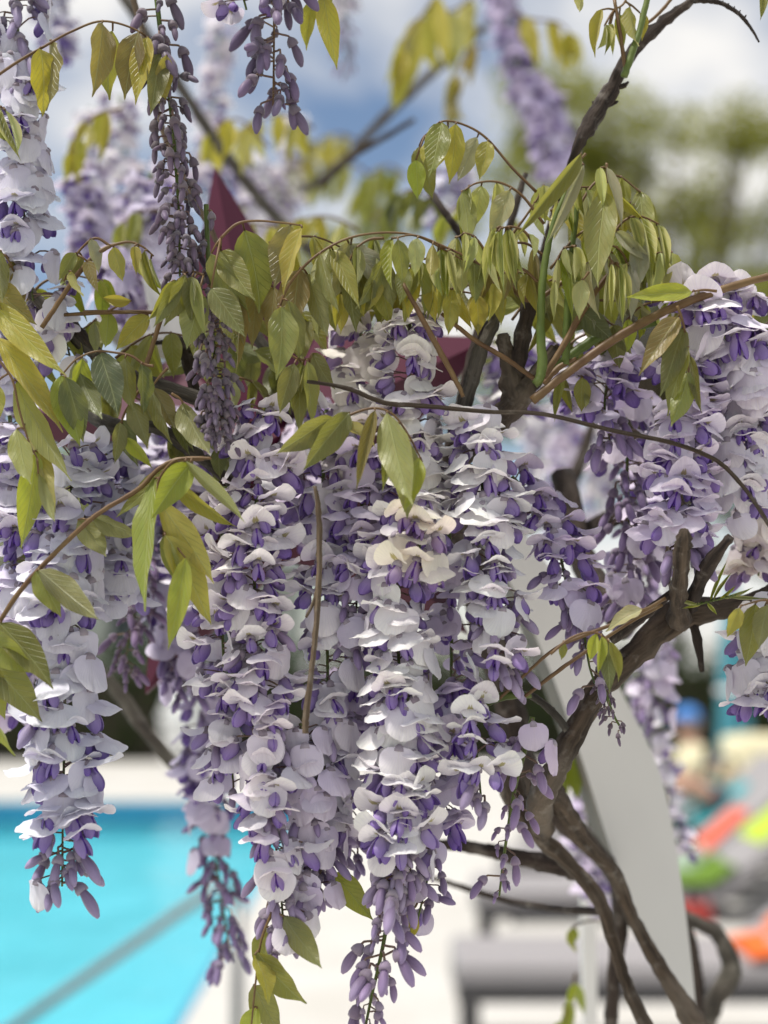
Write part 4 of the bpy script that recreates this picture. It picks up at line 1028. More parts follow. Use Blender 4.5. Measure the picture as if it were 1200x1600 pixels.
raceme('dark mauve bud cluster at the top edge against the blue sky', [(425, -120, .79), (428, -20, .79), (428, 70, .79), (427, 165, .79)], 38, [(.55, {2: 2, 1: 4, 3: 1}), (1, {1: 4, 0: 1})], tint=((.50, .46, .54), .14), size=.92, stemr=3, smat='rachis')
raceme('pale flowers with a violet hood at the top edge, left of the sky bud cluster', [(385, -70, .79), (378, -20, .79), (385, 15, .79)], 8, [(1, {3: 2, 4: 2, 2: 1})], tint=LIL, seed=4)
raceme('spray of long stalked violet flowers dangling below the right of centre', [(832, 1120, .80), (818, 1180, .80), (805, 1230, .80), (790, 1320, .805), (780, 1400, .81)], 24, [(.25, {1: 2, 2: 1}), (1, {1: 2, 0: 3})], tint=((.85, .74, .88), .08), stemr=4.5)
raceme('white and deep violet flowers below the green forked shoot', [(728, 1085, .80), (738, 1140, .80), (746, 1190, .80), (752, 1250, .80)], 20, [(.8, OPEN), (1, BUD1)], tint=WHT, aim=0.90)
raceme('tiny spike of unopened dark buds hanging in front of the white arch', [(940, 1062, .81), (950, 1095, .80), (960, 1120, .80), (973, 1142, .80)], 18, [(1, TINY)], tint=((.42, .36, .38), .1), size=.5, stemr=3.4)
# behind, going out of focus
BG = 'blurred wisteria clusters farther back'
raceme('dusky violet cluster out of focus between the pool and the central pair', [(300, 900, 1.03), (315, 1050, 1.03), (325, 1200, 1.04), (338, 1340, 1.05), (360, 1500, 1.05)], 128, [(.62, {2: 3, 3: 3, 1: 2, 4: 1}), (.8, BUD1), (1, BUDS)], BG, True, ((.72, .67, .86), .09))
raceme('dusky violet cluster beside the left arm of the star', [(262, 780, .96), (268, 880, .96), (275, 980, .96), (290, 1080, .97)], 64, [(.8, {2: 3, 3: 3, 1: 2}), (1, BUD1)], BG, True, ((.72, .67, .86), .09))
raceme('spray of small dark buds left of the lower arm of the star', [(235, 850, .93), (222, 920, .93), (205, 980, .93), (192, 1060, .93)], 48, [(1, {0: 2, 1: 1})], BG, True, ((.7, .6, .7), .1))
raceme('violet buds dangling before the pale wall patch at upper left', [(178, 400, .97), (182, 440, .97), (186, 490, .97)], 34, [(1, {1: 3, 2: 1})], BG, True, ((.85, .78, .95), .08))
raceme('blurred pale cluster behind the long mauve bud spike', [(190, 150, 1.45), (195, 230, 1.45), (205, 310, 1.45), (215, 400, 1.45)], 62, [(1, {3: 3, 4: 3, 2: 2})], BG, True, LIL)
raceme('blurred violet cluster left of the tip of the star', [(268, 250, 1.25), (265, 320, 1.25), (258, 400, 1.25), (250, 450, 1.25)], 50, [(1, {3: 2, 2: 3, 1: 1})], BG, True, VIO)
raceme('blurred lilac cluster just right of the upper left corner cluster', [(140, 170, 1.55), (140, 260, 1.55), (135, 360, 1.55)], 44, [(1, {3: 3, 4: 2, 2: 3})], BG, True, LIL)
raceme('blurred pale cluster rising in the sky between the two bud spikes', [(345, 30, 1.6), (338, 120, 1.6), (325, 220, 1.6), (318, 320, 1.6)], 60, [(.3, {3: 2, 2: 3}), (1, {3: 3, 4: 2, 2: 3})], BG, True, LIL)
raceme('blurred pale cluster at the top edge behind the row of hanging leaflets', [(75, -40, 1.3), (85, 20, 1.3), (95, 90, 1.3)], 40, [(1, {3: 3, 4: 2, 2: 3})], BG, True, BLU)
raceme('pale blurred cluster far back between the slanting branch and the blue sky', [(455, 180, 2.1), (460, 250, 2.1), (462, 330, 2.1)], 60, [(1, {3: 3, 4: 3, 2: 2})], BG, True, WHT)
raceme('pale blurred cluster far back, below the row of hanging leaflets', [(150, 190, 1.9), (160, 270, 1.9), (170, 350, 1.9), (170, 420, 1.9)], 80, [(1, {3: 3, 4: 3, 2: 2})], BG, True, LIL)
raceme('violet blurred cluster close behind the long mauve bud spike, low', [(235, 270, 1.12), (235, 340, 1.12), (228, 410, 1.12), (225, 460, 1.12)], 60, [(1, {3: 3, 4: 2, 2: 3})], BG, True, ((.80, .76, .92), .08))
raceme('violet blurred cluster just right of the upper left corner cluster, low', [(135, 280, 1.2), (145, 340, 1.2), (150, 400, 1.2)], 46, [(1, {3: 3, 4: 2, 2: 3})], BG, True, ((.84, .80, .94), .08))
raceme('blurred violet cluster far back over the tip of the star', [(330, 180, 1.7), (345, 240, 1.7), (355, 300, 1.7)], 50, [(1, {3: 3, 4: 2, 2: 3})], BG, True, VIO)
raceme('small blurred tail of a cluster at the top edge over the blue sky', [(530, -80, 1.6), (535, 0, 1.6), (540, 60, 1.6), (545, 120, 1.6)], 48, [(.5, {2: 2, 3: 2}), (1, {1: 1, 0: 2})], BG, True, LIL)
raceme('big blurred violet cluster in the sky above the top right leaves', [(770, -80, 1.72), (790, 20, 1.72), (815, 110, 1.72), (842, 190, 1.72), (862, 275, 1.72)], 190, [(.3, {3: 3, 2: 3}), (1, {2: 4, 3: 2, 1: 3})], BG, True, ((.74, .67, .90), .1), spread=1.12)
raceme('lower blurred violet cluster in the sky, just above the upright green shoot', [(835, 120, 1.8), (868, 190, 1.8), (880, 260, 1.8)], 70, [(1, {2: 4, 3: 2, 1: 3})], BG, True, ((.76, .70, .90), .1), spread=1.1)
raceme('blurred pale cluster far back above the white arch in the gap', [(880, 620, 1.6), (885, 700, 1.6), (880, 780, 1.6), (875, 830, 1.6)], 80, [(1, {3: 3, 4: 3, 2: 3})], BG, True, ((1.0, .95, 1.05), .06))
raceme('blurred white cluster far back left of the loose violet one', [(835, 640, 1.75), (842, 720, 1.75), (850, 800, 1.75)], 70, [(1, {3: 3, 4: 3, 2: 3})], BG, True, WHT)
raceme('blurred white cluster far back, at the right of the gap', [(940, 660, 1.7), (935, 740, 1.7), (930, 820, 1.7)], 60, [(1, {3: 3, 4: 3, 2: 3})], BG, True, WHT)
raceme('blurred violet cluster behind the slender one over the stout branch', [(1010, 700, 1.0), (1005, 800, 1.0), (1000, 900, .99), (995, 950, .99)], 60, [(.7, {1: 3, 2: 2, 3: 1}), (1, BUD1)], BG, True, VIO)
raceme('blurred white and violet cluster following the right rim of the white arch', [(985, 1010, 1.30), (1005, 1090, 1.30), (1030, 1180, 1.30), (1048, 1260, 1.30), (1060, 1340, 1.30)], 62, [(1, {3: 3, 4: 3, 2: 3})], BG, True, LIL, spread=.8)
raceme('blurred mauve cluster hanging over the loungers below the stout branch', [(1020, 985, 1.15), (1022, 1040, 1.15), (1018, 1110, 1.15)], 34, [(1, {1: 2, 2: 2, 3: 1})], BG, True, VIO)
raceme('blurred violet flowers left of the white arch behind the vine trunk', [(905, 1190, 1.3), (915, 1260, 1.3), (925, 1340, 1.3), (930, 1400, 1.3)], 44, [(1, {1: 2, 2: 2, 3: 2})], BG, True, VIO)
raceme('dusky violet cluster deep between the white top clusters and the star', [(480, 600, .93), (470, 720, .92), (455, 850, .92)], 54, [(1, {3: 3, 2: 3, 4: 1})], BG, True, VIO)
raceme('pale cluster deep behind the left leaves, under the lower grey branch', [(300, 640, .93), (290, 740, .92), (300, 840, .92), (330, 940, .91)], 84, [(1, {3: 3, 2: 3, 4: 2})], BG, True, ((.92, .88, .98), .08))
raceme('pale cluster deep behind the leaf sprays at centre left', [(235, 640, .95), (225, 720, .94), (215, 800, .94), (222, 870, .94)], 70, [(1, {3: 3, 2: 4, 4: 1})], BG, True, BLU)
raceme('grey violet cluster cut by the left edge, behind the olive leaf fan', [(10, 960, .90), (15, 1040, .90), (12, 1120, .90)], 40, [(1, {2: 3, 3: 3})], BG, True, VIO)
raceme('pale cluster cut by the left edge under the bronze leaves', [(-10, 600, .9), (-5, 700, .9), (0, 800, .9)], 40, [(1, {2: 3, 3: 3, 4: 1})], BG, True, BLU)
raceme('white cluster behind the young leaf tufts, above the forked branch', [(790, 540, 1.0), (800, 590, 1.0), (810, 650, 1.0)], 34, [(1, {3: 3, 4: 3})], BG, True, WHT)
raceme('pale cluster behind the reddish shoot, left of the hanging dark leaf', [(900, 520, .9), (905, 580, .9), (900, 640, .9)], 34, [(1, {3: 3, 4: 3, 2: 2})], BG, True, LIL)
raceme('blurred whitish flowers peeping behind the top centre leaf', [(705, 255, 1.4), (700, 300, 1.4), (690, 350, 1.4)], 40, [(1, {3: 3, 4: 3})], BG, True, BLU)
raceme('blurred pale flowers far back, left of the tip of the leaning leaf', [(430, 260, 1.9), (435, 340, 1.9), (440, 400, 1.9)], 60, [(1, {3: 3, 4: 3, 2: 2})], BG, True, WHT)
raceme('blurred lilac flowers far back, right of the tip of the star', [(400, 250, 1.6), (398, 320, 1.6), (400, 380, 1.6)], 50, [(1, {3: 3, 2: 2})], BG, True, LIL)

# ------------------------------------------------------------------ leaves
def leaflet_mesh(seed, fold, droop, wave, twist=0.0, pleat=False, shape=0.42):
    rnd = random.Random(seed)
    NX, NY = 6, 12
    m = MB(); vs = []; uvs = []
    for j in range(NY + 1):
        v = j / NY
        a = max(0.0, math.sin(PI * v ** (0.62 + shape * .35)))
        wv = 0.5 * (a ** 0.82) * (1 - 0.42 * v ** 3)
        if v > .86: wv *= 1 - .55 * ((v - .86) / .14) ** .7
        if j == 0: wv = .015
        if j == NY: wv = .006
        for i in range(NX + 1):
            u = -1 + 2 * i / NX
            x = u * wv
            z = fold * abs(x) * 1.0 - droop * v * v
            z += wave * math.sin(v * 17 + (1.3 if u > 0 else 0) + seed) * abs(u) ** 2 * .05
            z += .018 * math.sin(9 * 2 * PI * (v - abs(x) * .6)) * min(1, abs(u) * 2) * (.6 if not pleat else 1.6)
            z += mnoise.noise(Vector((x * 3, v * 3, seed))) * .05
            xx = x * (1 - .25 * abs(fold)) + twist * v * z + .05 * math.sin(v * 3 + seed) * v
            vs.append((xx, v, z)); uvs.append((0.5 + u * .5 * min(1, wv / .5 + .0) if False else 0.5 + x, v))
    fs = [(j*(NX+1)+i, j*(NX+1)+i+1, (j+1)*(NX+1)+i+1, (j+1)*(NX+1)+i) for j in range(NY) for i in range(NX)]
    m.add(vs, fs, 0, uvs)
    return m.mesh('leaflet', M['young_leaf' if pleat else 'leaf'])
LFM = {'f': [leaflet_mesh(k, .25 + .1 * (k % 3), .18 + .12 * (k % 4), 1, .2) for k in range(6)],
       'd': [leaflet_mesh(k + 10, .9, .3 + .15 * (k % 3), .8, .3) for k in range(4)],
       't': [leaflet_mesh(k + 20, 1.5, .35, .4, .2, True) for k in range(4)]}
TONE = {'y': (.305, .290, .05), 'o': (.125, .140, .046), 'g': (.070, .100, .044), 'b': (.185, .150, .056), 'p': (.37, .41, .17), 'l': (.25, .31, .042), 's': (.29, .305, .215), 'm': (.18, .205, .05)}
PETI = {}
def petiolule(root, a, b, r):
    m = MB(); m.tube([a, (a + b) / 2, b], [r, r * .9, r * .8], 5)
    return m
NLF = [0]
def leaf(label, rachis, lf, d=.775, tone='o', group='young compound leaves of the vine', cat='leaf', rw=2.6, mat='rachis', bgd=False, seed=None, rd=0.010):
    """rachis: (px,py[,d]); lf: (base x, base y, tip x, tip y, width px[, tone[, kind[, face]]])"""
    rnd = random.Random(seed if seed is not None else int(rachis[0][0] * 3 + rachis[-1][1] * 7 + len(lf)))
    RP = [W(p[0], p[1], p[2] if len(p) > 2 else d) for p in rachis]
    o0 = RP[0].copy()
    root = empty('compound_leaf', o0, label, cat, group)
    C = [Vector(c) for c in spline([tuple(p) for p in RP], 7)]
    m = MB()
    m.tube([c - o0 for c in C], [max(.0004, rw * d / FPX * (1 - .5 * i / len(C))) for i in range(len(C))], 6)
    ds = []
    for L_ in lf:
        bx_, by_, tx, ty, wpx = L_[:5]
        tn = L_[5] if len(L_) > 5 and L_[5] else tone
        kd = L_[6] if len(L_) > 6 else ('d' if wpx < 27 else 'f')
        dd = d + rnd.uniform(-rd, rd)
        B = W(bx_, by_, dd)
        # root each leaflet on the nearest rachis point if close
        near = min(C, key=lambda c: (c - B).length)
        if (near - B).length < .035:
            m.tube([near - o0, (near + B) / 2 - o0 + Vector((0, 0, .0006)), B - o0], [.0006, .0006, .0005], 5)
        ln = math.hypot(tx - bx_, ty - by_)
        T = W(tx, ty, dd + rnd.uniform(-.45, .30) * ln * dd / FPX)
        Y = (T - B) * 1.06; Ln = Y.length; Y.normalize()
        Z = (cam.location - B).normalized()
        back = rnd.random() < .22
        ax = Matrix.Rotation(rnd.gauss(0, .38), 3, Y)
        Z = ax @ (Z - Y * Z.dot(Y)).normalized()
        if back: Z = -Z
        X = Y.cross(Z)
        wm = min(wpx * 1.12, max(ln * 1.06 * .56, 12)) * dd / FPX
        ms = LFM[kd]; me = ms[rnd.randrange(len(ms))]
        sg = 1 if rnd.random() < .5 else -1
        zz = min(wm, Ln * .5)
        mat4 = Matrix(((X.x * wm * sg, Y.x * Ln, Z.x * zz, B.x - o0.x), (X.y * wm * sg, Y.y * Ln, Z.y * zz, B.y - o0.y), (X.z * wm * sg, Y.z * Ln, Z.z * zz, B.z - o0.z), (0, 0, 0, 1)))
        o = link('leaflet', me, root, mat4)
        c = TONE[tn]; g = rnd.uniform(.78, 1.25)
        o.color = (c[0] * g * rnd.uniform(.93, 1.07), c[1] * g, c[2] * g * rnd.uniform(.8, 1.2), 1)
        NLF[0] += 1
    m.build('rachis', M[mat], root)
    return root
def auto(rachis, n, ln, wd, hang=.8, tone='o', seed=0, jit=.25, end=True):
    """pairs of leaflets along a pixel rachis"""
    rnd = random.Random(seed * 13 + n)
    C = spline([tuple(p[:2]) for p in rachis], 12); out = []
    for k in range(n):
        t = .22 + .76 * k / max(1, n - 1)
        i = min(len(C) - 2, int(t * (len(C) - 1))); p = C[i]; q = C[i + 1]
        tx, ty = q[0] - p[0], q[1] - p[1]; l_ = math.hypot(tx, ty) or 1; tx /= l_; ty /= l_
        for s in (-1, 1):
            dx, dy = (-ty * s * .8 + tx * .5), (tx * s * .8 + ty * .5)
            dx = dx * (1 - hang) + rnd.uniform(-jit, jit); dy = dy * (1 - hang) + hang
            m_ = math.hypot(dx, dy); L_ = ln * 1.12 * rnd.uniform(.72, 1.2) * (1 - .25 * t)
            out.append((p[0], p[1], p[0] + dx / m_ * L_, p[1] + dy / m_ * L_, wd * .78 * rnd.uniform(.7, 1.2), tone))
    if end:
        p = C[-1]; out.append((p[0], p[1], p[0] + rnd.uniform(-.2, .3) * ln, p[1] + ln * .95, wd, tone))
    return out
def tuft(cx, cy, h, w_, n=6, seed=0, tone='p'):
    rnd = random.Random(seed + cx)
    return [(cx + (k - n / 2) * w_ / n * .45 + rnd.uniform(-2, 2), cy + rnd.uniform(-2, 5), cx + (k - n / 2 + .5) * w_ / n * 1.1 + rnd.uniform(-4, 4), cy + h * rnd.uniform(.7, 1.05), rnd.uniform(15, 21), ('p', 'm', 'l')[rnd.randrange(3)] if rnd.random() < .4 else tone, 't') for k in range(n)]

leaf('row of four olive leaflets hanging from an arched red stem across the top left', [(-10, 122), (30, 95), (70, 72), (110, 50), (160, 33), (215, 48), (250, 80), (262, 92)],
     [(62, 76, 82, 172, 52, 'y'), (78, 63, 84, 168, 54, 'b'), (176, 48, 162, 150, 46, 'y'), (160, 35, 151, 142, 52, 'b'), (230, 58, 210, 150, 40, 'y'), (216, 50, 192, 148, 52, 'b'), (260, 86, 252, 168, 30, 'y'), (250, 84, 238, 168, 38, 'o')], .77)
leaf('small pleated green leaflets at the left edge over the blue grey cluster', [(-20, 150), (-5, 162), (5, 170)], [(0, 168, 26, 242, 26, 'm', 't'), (8, 172, 33, 238, 18, 'l', 't'), (-8, 170, 12, 225, 22, 'm', 't')], .77)
leaf('bronze young leaflets at the left edge over the start of the grey branch', [(-20, 385), (-4, 390), (10, 402)], [(0, 392, 2, 470, 34, 'm'), (14, 404, 6, 462, 26, 'b'), (22, 425, 38, 472, 32, 'b'), (-5, 400, -10, 470, 40, 'o')], .775)
leaf('cluster of long drooping yellow olive leaflets at the left edge', [(-14, 545), (4, 570), (20, 595), (30, 640), (45, 690), (58, 716)],
     [(-22, 438, 50, 500, 46, 'b'), (-12, 474, 92, 578, 42, 'y'), (-6, 525, 94, 662, 46, 'y'), (26, 596, 94, 752, 54, 'm'), (26, 670, 44, 756, 38, 'm'), (47, 672, 88, 798, 32, 'y'), (57, 706, 37, 852, 44, 'l'), (60, 740, 86, 818, 24, 'm'), (-8, 600, -4, 660, 30, 'y')], .765, rd=.014)
leaf('spray of glossy dark green leaflets on the grey branch at left', [(240, 572), (225, 569), (205, 556), (180, 551), (150, 549), (120, 561), (98, 584)],
     [(95, 586, 122, 690, 52, 'l'), (195, 560, 205, 640, 34, 'o'), (103, 590, 132, 686, 46, 'g'), (118, 565, 152, 660, 46, 'g'), (157, 552, 182, 640, 54, 'g'), (221, 569, 229, 643, 56, 'g'), (128, 560, 120, 640, 34, 'l')], .77)
leaf('small olive leaflets below the glossy dark green spray', [(225, 600), (205, 628), (192, 652), (190, 670)], [(206, 628, 228, 692, 40, 'o'), (190, 656, 210, 722, 32, 'g'), (198, 684, 232, 727, 26, 'l'), (188, 660, 182, 720, 28, 'o')], .775)
leaf('bronze leaflet pair left of the mauve spike, above the slanting branch', [(262, 575), (248, 590), (238, 604)], [(240, 606, 272, 668, 42, 'b'), (236, 606, 262, 690, 36, 'm')], .785)
leaf('single dark leaflet just left of the tip of the mauve spike', [(268, 615), (280, 622), (286, 630)], [(285, 630, 323, 718, 48, 'o')], .775)
leaf('broad yellow green leaflet hanging under the thin horizontal stem', [(130, 487), (150, 486), (170, 486)], [(170, 487, 166, 544, 58, 'l'), (232, 492, 184, 542, 34, 'y'), (205, 470, 160, 466, 26, 'y')], .795)
leaf('spray of little bronze and yellow leaflets below the upper left cluster', [(172, 384), (150, 372), (130, 385), (112, 410), (100, 440)],
     [(112, 424, 120, 467, 30, 'y'), (136, 408, 150, 452, 26, 'b'), (178, 386, 190, 438, 30, 'y'), (142, 374, 156, 422, 40, 's'), (128, 400, 100, 440, 34, 'o'), (118, 395, 92, 430, 34, 'm')], .775)
leaf('half unfolded pleated leaflets left of the long mauve bud spike', [(172, 384), (200, 378), (222, 385), (240, 400)], [(210, 385, 214, 424, 24, 'y'), (216, 392, 232, 440, 26, 'l', 't'), (226, 392, 246, 462, 28, 'm', 't'), (236, 404, 250, 455, 22, 'l', 't')], .775)
leaf('drooping bunch of olive leaflets touching the mauve spike at its left', [(318, 430), (300, 424), (288, 428), (276, 440)], [(290, 430, 262, 506, 42, 'o'), (280, 438, 245, 505, 30, 'o'), (312, 455, 292, 542, 50, 'm'), (304, 434, 318, 520, 24, 'p'), (300, 432, 296, 500, 26, 'o'), (268, 440, 236, 500, 26, 'm')], .772)
leaf('large olive leaflets between the mauve spike and the pale top leaf', [(345, 372), (370, 350), (400, 345), (440, 348), (470, 352)],
     [(330, 396, 384, 500, 52, 'o'), (345, 392, 392, 462, 56, 'm'), (472, 356, 436, 450, 42, 'y'), (382, 360, 414, 478, 64, 'm'), (454, 352, 428, 446, 62, 'b'), (330, 450, 380, 520, 48, 'o')], .765)
leaf('arching red stem of olive and grey leaflets above the white top cluster', [(432, 490), (455, 440), (500, 395), (560, 368), (640, 366), (705, 396), (762, 430)],
     [(545, 380, 530, 462, 56, 's'), (548, 382, 606, 452, 48, 's'), (480, 428, 514, 522, 40, 'o'), (468, 420, 450, 522, 56, 'b'), (500, 398, 520, 480, 34, 'm'), (440, 480, 440, 582, 50, 'm'), (450, 470, 470, 560, 36, 'o'), (520, 390, 560, 470, 34, 'y'), (515, 388, 490, 450, 40, 'm')], .77)
leaf('cluster of narrow hanging leaflets at the top left of the central pair', [(440, 540), (455, 555), (470, 562), (485, 560)], [(470, 565, 466, 668, 32, 'm'), (460, 568, 438, 642, 34, 'o'), (480, 564, 490, 660, 28, 'm'), (488, 552, 516, 604, 32, 'o'), (474, 570, 455, 640, 22, 'p', 't'), (484, 566, 478, 640, 20, 'p', 't')], .772)
leaf('leaf with wide olive and narrow folded leaflets lying over the middle of the central clusters', [(512, 676), (540, 652), (580, 638), (612, 646), (636, 676), (652, 706), (660, 722)],
     [(520, 652, 442, 706, 48, 'o'), (604, 645, 640, 786, 52, 'm'), (546, 644, 480, 730, 44, 'o'), (586, 641, 557, 756, 26, 'b', 'd'), (620, 662, 598, 760, 30, 'm', 'd'), (638, 690, 634, 805, 46, 'm'), (655, 716, 640, 792, 28, 'l'), (530, 662, 590, 690, 24, 'y')], .758)
leaf('whorl of long pointed yellow green leaflets left of the central pair', [(330, 716), (300, 716), (272, 720), (252, 742), (246, 765), (250, 800), (256, 832)],
     [(280, 722, 184, 802, 34, 'm'), (298, 724, 240, 798, 48, 'l'), (290, 720, 382, 812, 26, 'm', 'd'), (260, 744, 362, 828, 30, 'y', 'd'), (242, 748, 214, 938, 46, 'l'), (250, 786, 332, 904, 44, 'y'), (258, 836, 340, 964, 50, 'y'), (290, 872, 266, 1008, 36, 'l'), (255, 838, 282, 918, 28, 'm')], .758)
leaf('pair of olive leaflets where the tan stem crosses the lilac cluster at left', [(165, 795), (148, 806), (135, 812)], [(122, 812, 166, 868, 44, 'o'), (144, 806, 217, 842, 34, 'o')], .768)
leaf('pair of olive leaflets over the disc petalled cluster at left', [(85, 866), (66, 886), (58, 894)], [(56, 893, 92, 958, 50, 'm'), (60, 891, 157, 968, 46, 'o')], .766)
leaf('fan of broad olive leaflets at the left edge below the middle', [(-30, 1000), (-14, 985), (0, 972)], [(-25, 985, 46, 1056, 50, 'm'), (0, 974, 80, 1062, 50, 'o'), (-22, 1030, 60, 1114, 60, 'o'), (-30, 1075, 12, 1178, 62, 'l'), (-30, 1040, 18, 1110, 50, 'm')], .762)
leaf('yellow green leaflets hanging below the left central cluster at the bottom edge', [(425, 1425), (408, 1470), (400, 1530), (392, 1610)],
     [(444, 1432, 500, 1512, 42, 'o'), (425, 1450, 400, 1520, 46, 'm'), (402, 1488, 468, 1572, 46, 'm'), (398, 1492, 430, 1558, 44, 'y'), (396, 1540, 436, 1612, 42, 'o'), (402, 1575, 380, 1640, 62, 'l')], .79)
leaf('single olive leaflet showing between the two long central clusters near the bottom', [(500, 1350), (510, 1358), (520, 1364)], [(520, 1364, 580, 1432, 42, 'm')], .81)
leaf('small yellow leaflet peeping right of the bare budding tip', [(655, 1400), (650, 1415), (645, 1420)], [(645, 1418, 640, 1470, 26, 'y')], .82)
leaf('arching leaf of yellow and grey leaflets at top centre, against the far trees', [(838, 300), (800, 262), (760, 216), (725, 195), (690, 190), (664, 212)],
     [(650, 250, 652, 308, 36, 'l'), (655, 228, 674, 306, 40, 'o'), (690, 192, 672, 268, 46, 'm'), (668, 222, 660, 252, 28, 'y'), (700, 200, 690, 255, 34, 'y'), (712, 194, 704, 282, 34, 'y'), (746, 214, 714, 282, 32, 's'), (762, 220, 750, 276, 44, 'y')], .80)
leaf('arching leaf of three pale hanging leaflets under the top centre leaf', [(850, 350), (815, 305), (780, 285), (745, 286), (722, 300)], [(722, 300, 738, 378, 34, 'l'), (732, 292, 722, 372, 26, 'm'), (752, 290, 744, 352, 32, 'p'), (796, 298, 768, 362, 44, 's'), (776, 286, 775, 340, 26, 'p')], .782)
leaf('long arched stem of small hanging young leaflets above the white top cluster', [(765, 428), (740, 408), (700, 388), (650, 368), (615, 372)],
     [(622, 374, 630, 442, 30, 'm'), (612, 374, 604, 440, 26, 'l'), (652, 372, 648, 424, 28, 'p'), (676, 382, 674, 434, 26, 'y')] + tuft(694, 390, 74, 40, 5, 1) + [(718, 396, 722, 458, 30, 'p'), (740, 410, 745, 470, 30, 'm')], .768)
leaf('pale tuft of narrow folded leaflets hanging in the middle of the young leaves', [(835, 385), (820, 362), (800, 354), (785, 356)], tuft(788, 358, 92, 66, 8, 2) + [(826, 366, 839, 402, 26, 'p')], .764)
leaf('pale tuft of narrow folded leaflets hanging at the right of the young leaves', [(940, 380), (950, 400), (960, 412)], tuft(963, 414, 90, 42, 6, 3), .764)
leaf('long hanging leaflet with a pale base, tallest in the tuft at right', [(948, 255), (948, 275), (945, 298)], [(945, 300, 932, 435, 52, 'm'), (938, 262, 942, 320, 22, 'p', 'd'), (948, 262, 975, 345, 20, 's', 'd'), (950, 285, 1000, 345, 26, 'y')], .765)
leaf('slim folded leaf leaning left beside the upright green shoot', [(915, 240), (910, 246), (905, 252)], [(908, 240, 818, 362, 32, 'm', 'd'), (912, 258, 862, 372, 22, 's', 'd')], .768)
leaf('small unfolding leaf between the leaning slim leaf and the long hanging one', [(880, 320), (900, 295), (920, 292)], tuft(880, 312, 52, 36, 4, 5) + tuft(912, 295, 48, 30, 3, 6), .785)
leaf('half folded pleated leaflets fanning out at the right end of the tuft', [(955, 370), (975, 345), (1000, 338), (1030, 350)], [(985, 340, 1004, 395, 30, 'p', 't'), (1000, 342, 1022, 425, 26, 'm', 't'), (1014, 346, 1034, 430, 24, 'p', 't'), (1026, 352, 1044, 425, 20, 'm', 't'), (962, 362, 1018, 408, 26, 's', 'd'), (1000, 380, 998, 445, 34, 's')], .775)
leaf('flat bright lime leaflet pointing left from the reddish shoot', [(1120, 455), (1100, 453), (1085, 455)], [(1082, 456, 986, 462, 32, 'l')], .766)
leaf('small heart shaped pale leaflet hanging beside the green shoot', [(920, 425), (915, 432), (910, 438)], [(910, 438, 904, 492, 34, 'p')], .768)
leaf('grey green leaflets under the right tuft, behind the reddish shoot', [(960, 470), (930, 470), (905, 482)], [(905, 484, 958, 530, 46, 'g'), (960, 470, 1010, 440, 40, 's'), (930, 475, 880, 520, 40, 'g'), (985, 470, 1020, 500, 34, 's')], .80)
leaf('dark olive leaf hanging below the reddish shoot at right', [(1058, 478), (1066, 500), (1074, 540), (1076, 582)], [(1078, 556, 1093, 638, 22, 'o'), (1060, 495, 1002, 574, 40, 'b'), (1076, 542, 1038, 642, 30, 'm'), (1068, 512, 1034, 612, 38, 'o'), (1076, 580, 1054, 668, 38, 'l')], .762)
leaf('yellow leaflets hanging at the right edge below the stout branch', [(1215, 940), (1190, 938), (1160, 946)], [(1156, 950, 1138, 994, 38, 'y'), (1194, 950, 1196, 1000, 34, 'm'), (1180, 944, 1170, 1037, 42, 'm'), (1200, 945, 1185, 1010, 34, 'o')], .77)
leaf('tiny bright green sprout on the stout branch at right', [(1090, 945), (1110, 940), (1150, 930)], [(1090, 945, 1060, 938, 9, 'l', 't'), (1095, 943, 1068, 950, 9, 'l', 't'), (1110, 940, 1135, 878, 9, 'l', 't'), (1115, 938, 1142, 895, 9, 'l', 't'), (1130, 935, 1175, 920, 9, 'l', 't'), (1140, 934, 1200, 936, 9, 'l', 't'), (1105, 942, 1120, 960, 9, 'l', 't'), (1120, 938, 1150, 915, 9, 'l', 't')], .80, rw=1.5, mat='gstem')
leaf('little hanging leaflets on a thin stem in front of the stout branch', [(860, 1022), (890, 998), (920, 988), (942, 994), (956, 1012)], [(880, 1004, 878, 1030, 32, 'm'), (932, 990, 922, 1032, 24, 'l'), (945, 998, 954, 1078, 28, 'g'), (952, 1002, 970, 1062, 20, 'm'), (940, 994, 938, 1050, 20, 'l')], .765)
leaf('silvery underside of a leaflet lying above the dead black twig', [(1012, 950), (1006, 952), (1000, 955)], [(1004, 952, 946, 976, 28, 's')], .78)
leaf('young yellow leaflets at the top edge beside the bare branch', [(985, -20), (975, 5), (960, 15)], [(940, 15, 926, 82, 24, 'y'), (985, 10, 988, 72, 32, 'y'), (968, 22, 972, 78, 22, 'm'), (1000, 20, 1005, 60, 22, 'y')] + tuft(950, 36, 50, 24, 4, 7), .80)
leaf('yellow leaflet pair at the top edge right of the sky bud cluster', [(520, -40), (508, -20), (500, -5)], [(505, -8, 521, 92, 36, 'y'), (490, -2, 474, 72, 28, 'y'), (515, -20, 500, 40, 26, 'm')], .80)
leaf('yellow leaflet poking in at the top edge near the right', [(915, -40), (910, -20)], [(908, -18, 905, 20, 24, 'y'), (1195, -20, 1190, 25, 18, 'o')], .80)
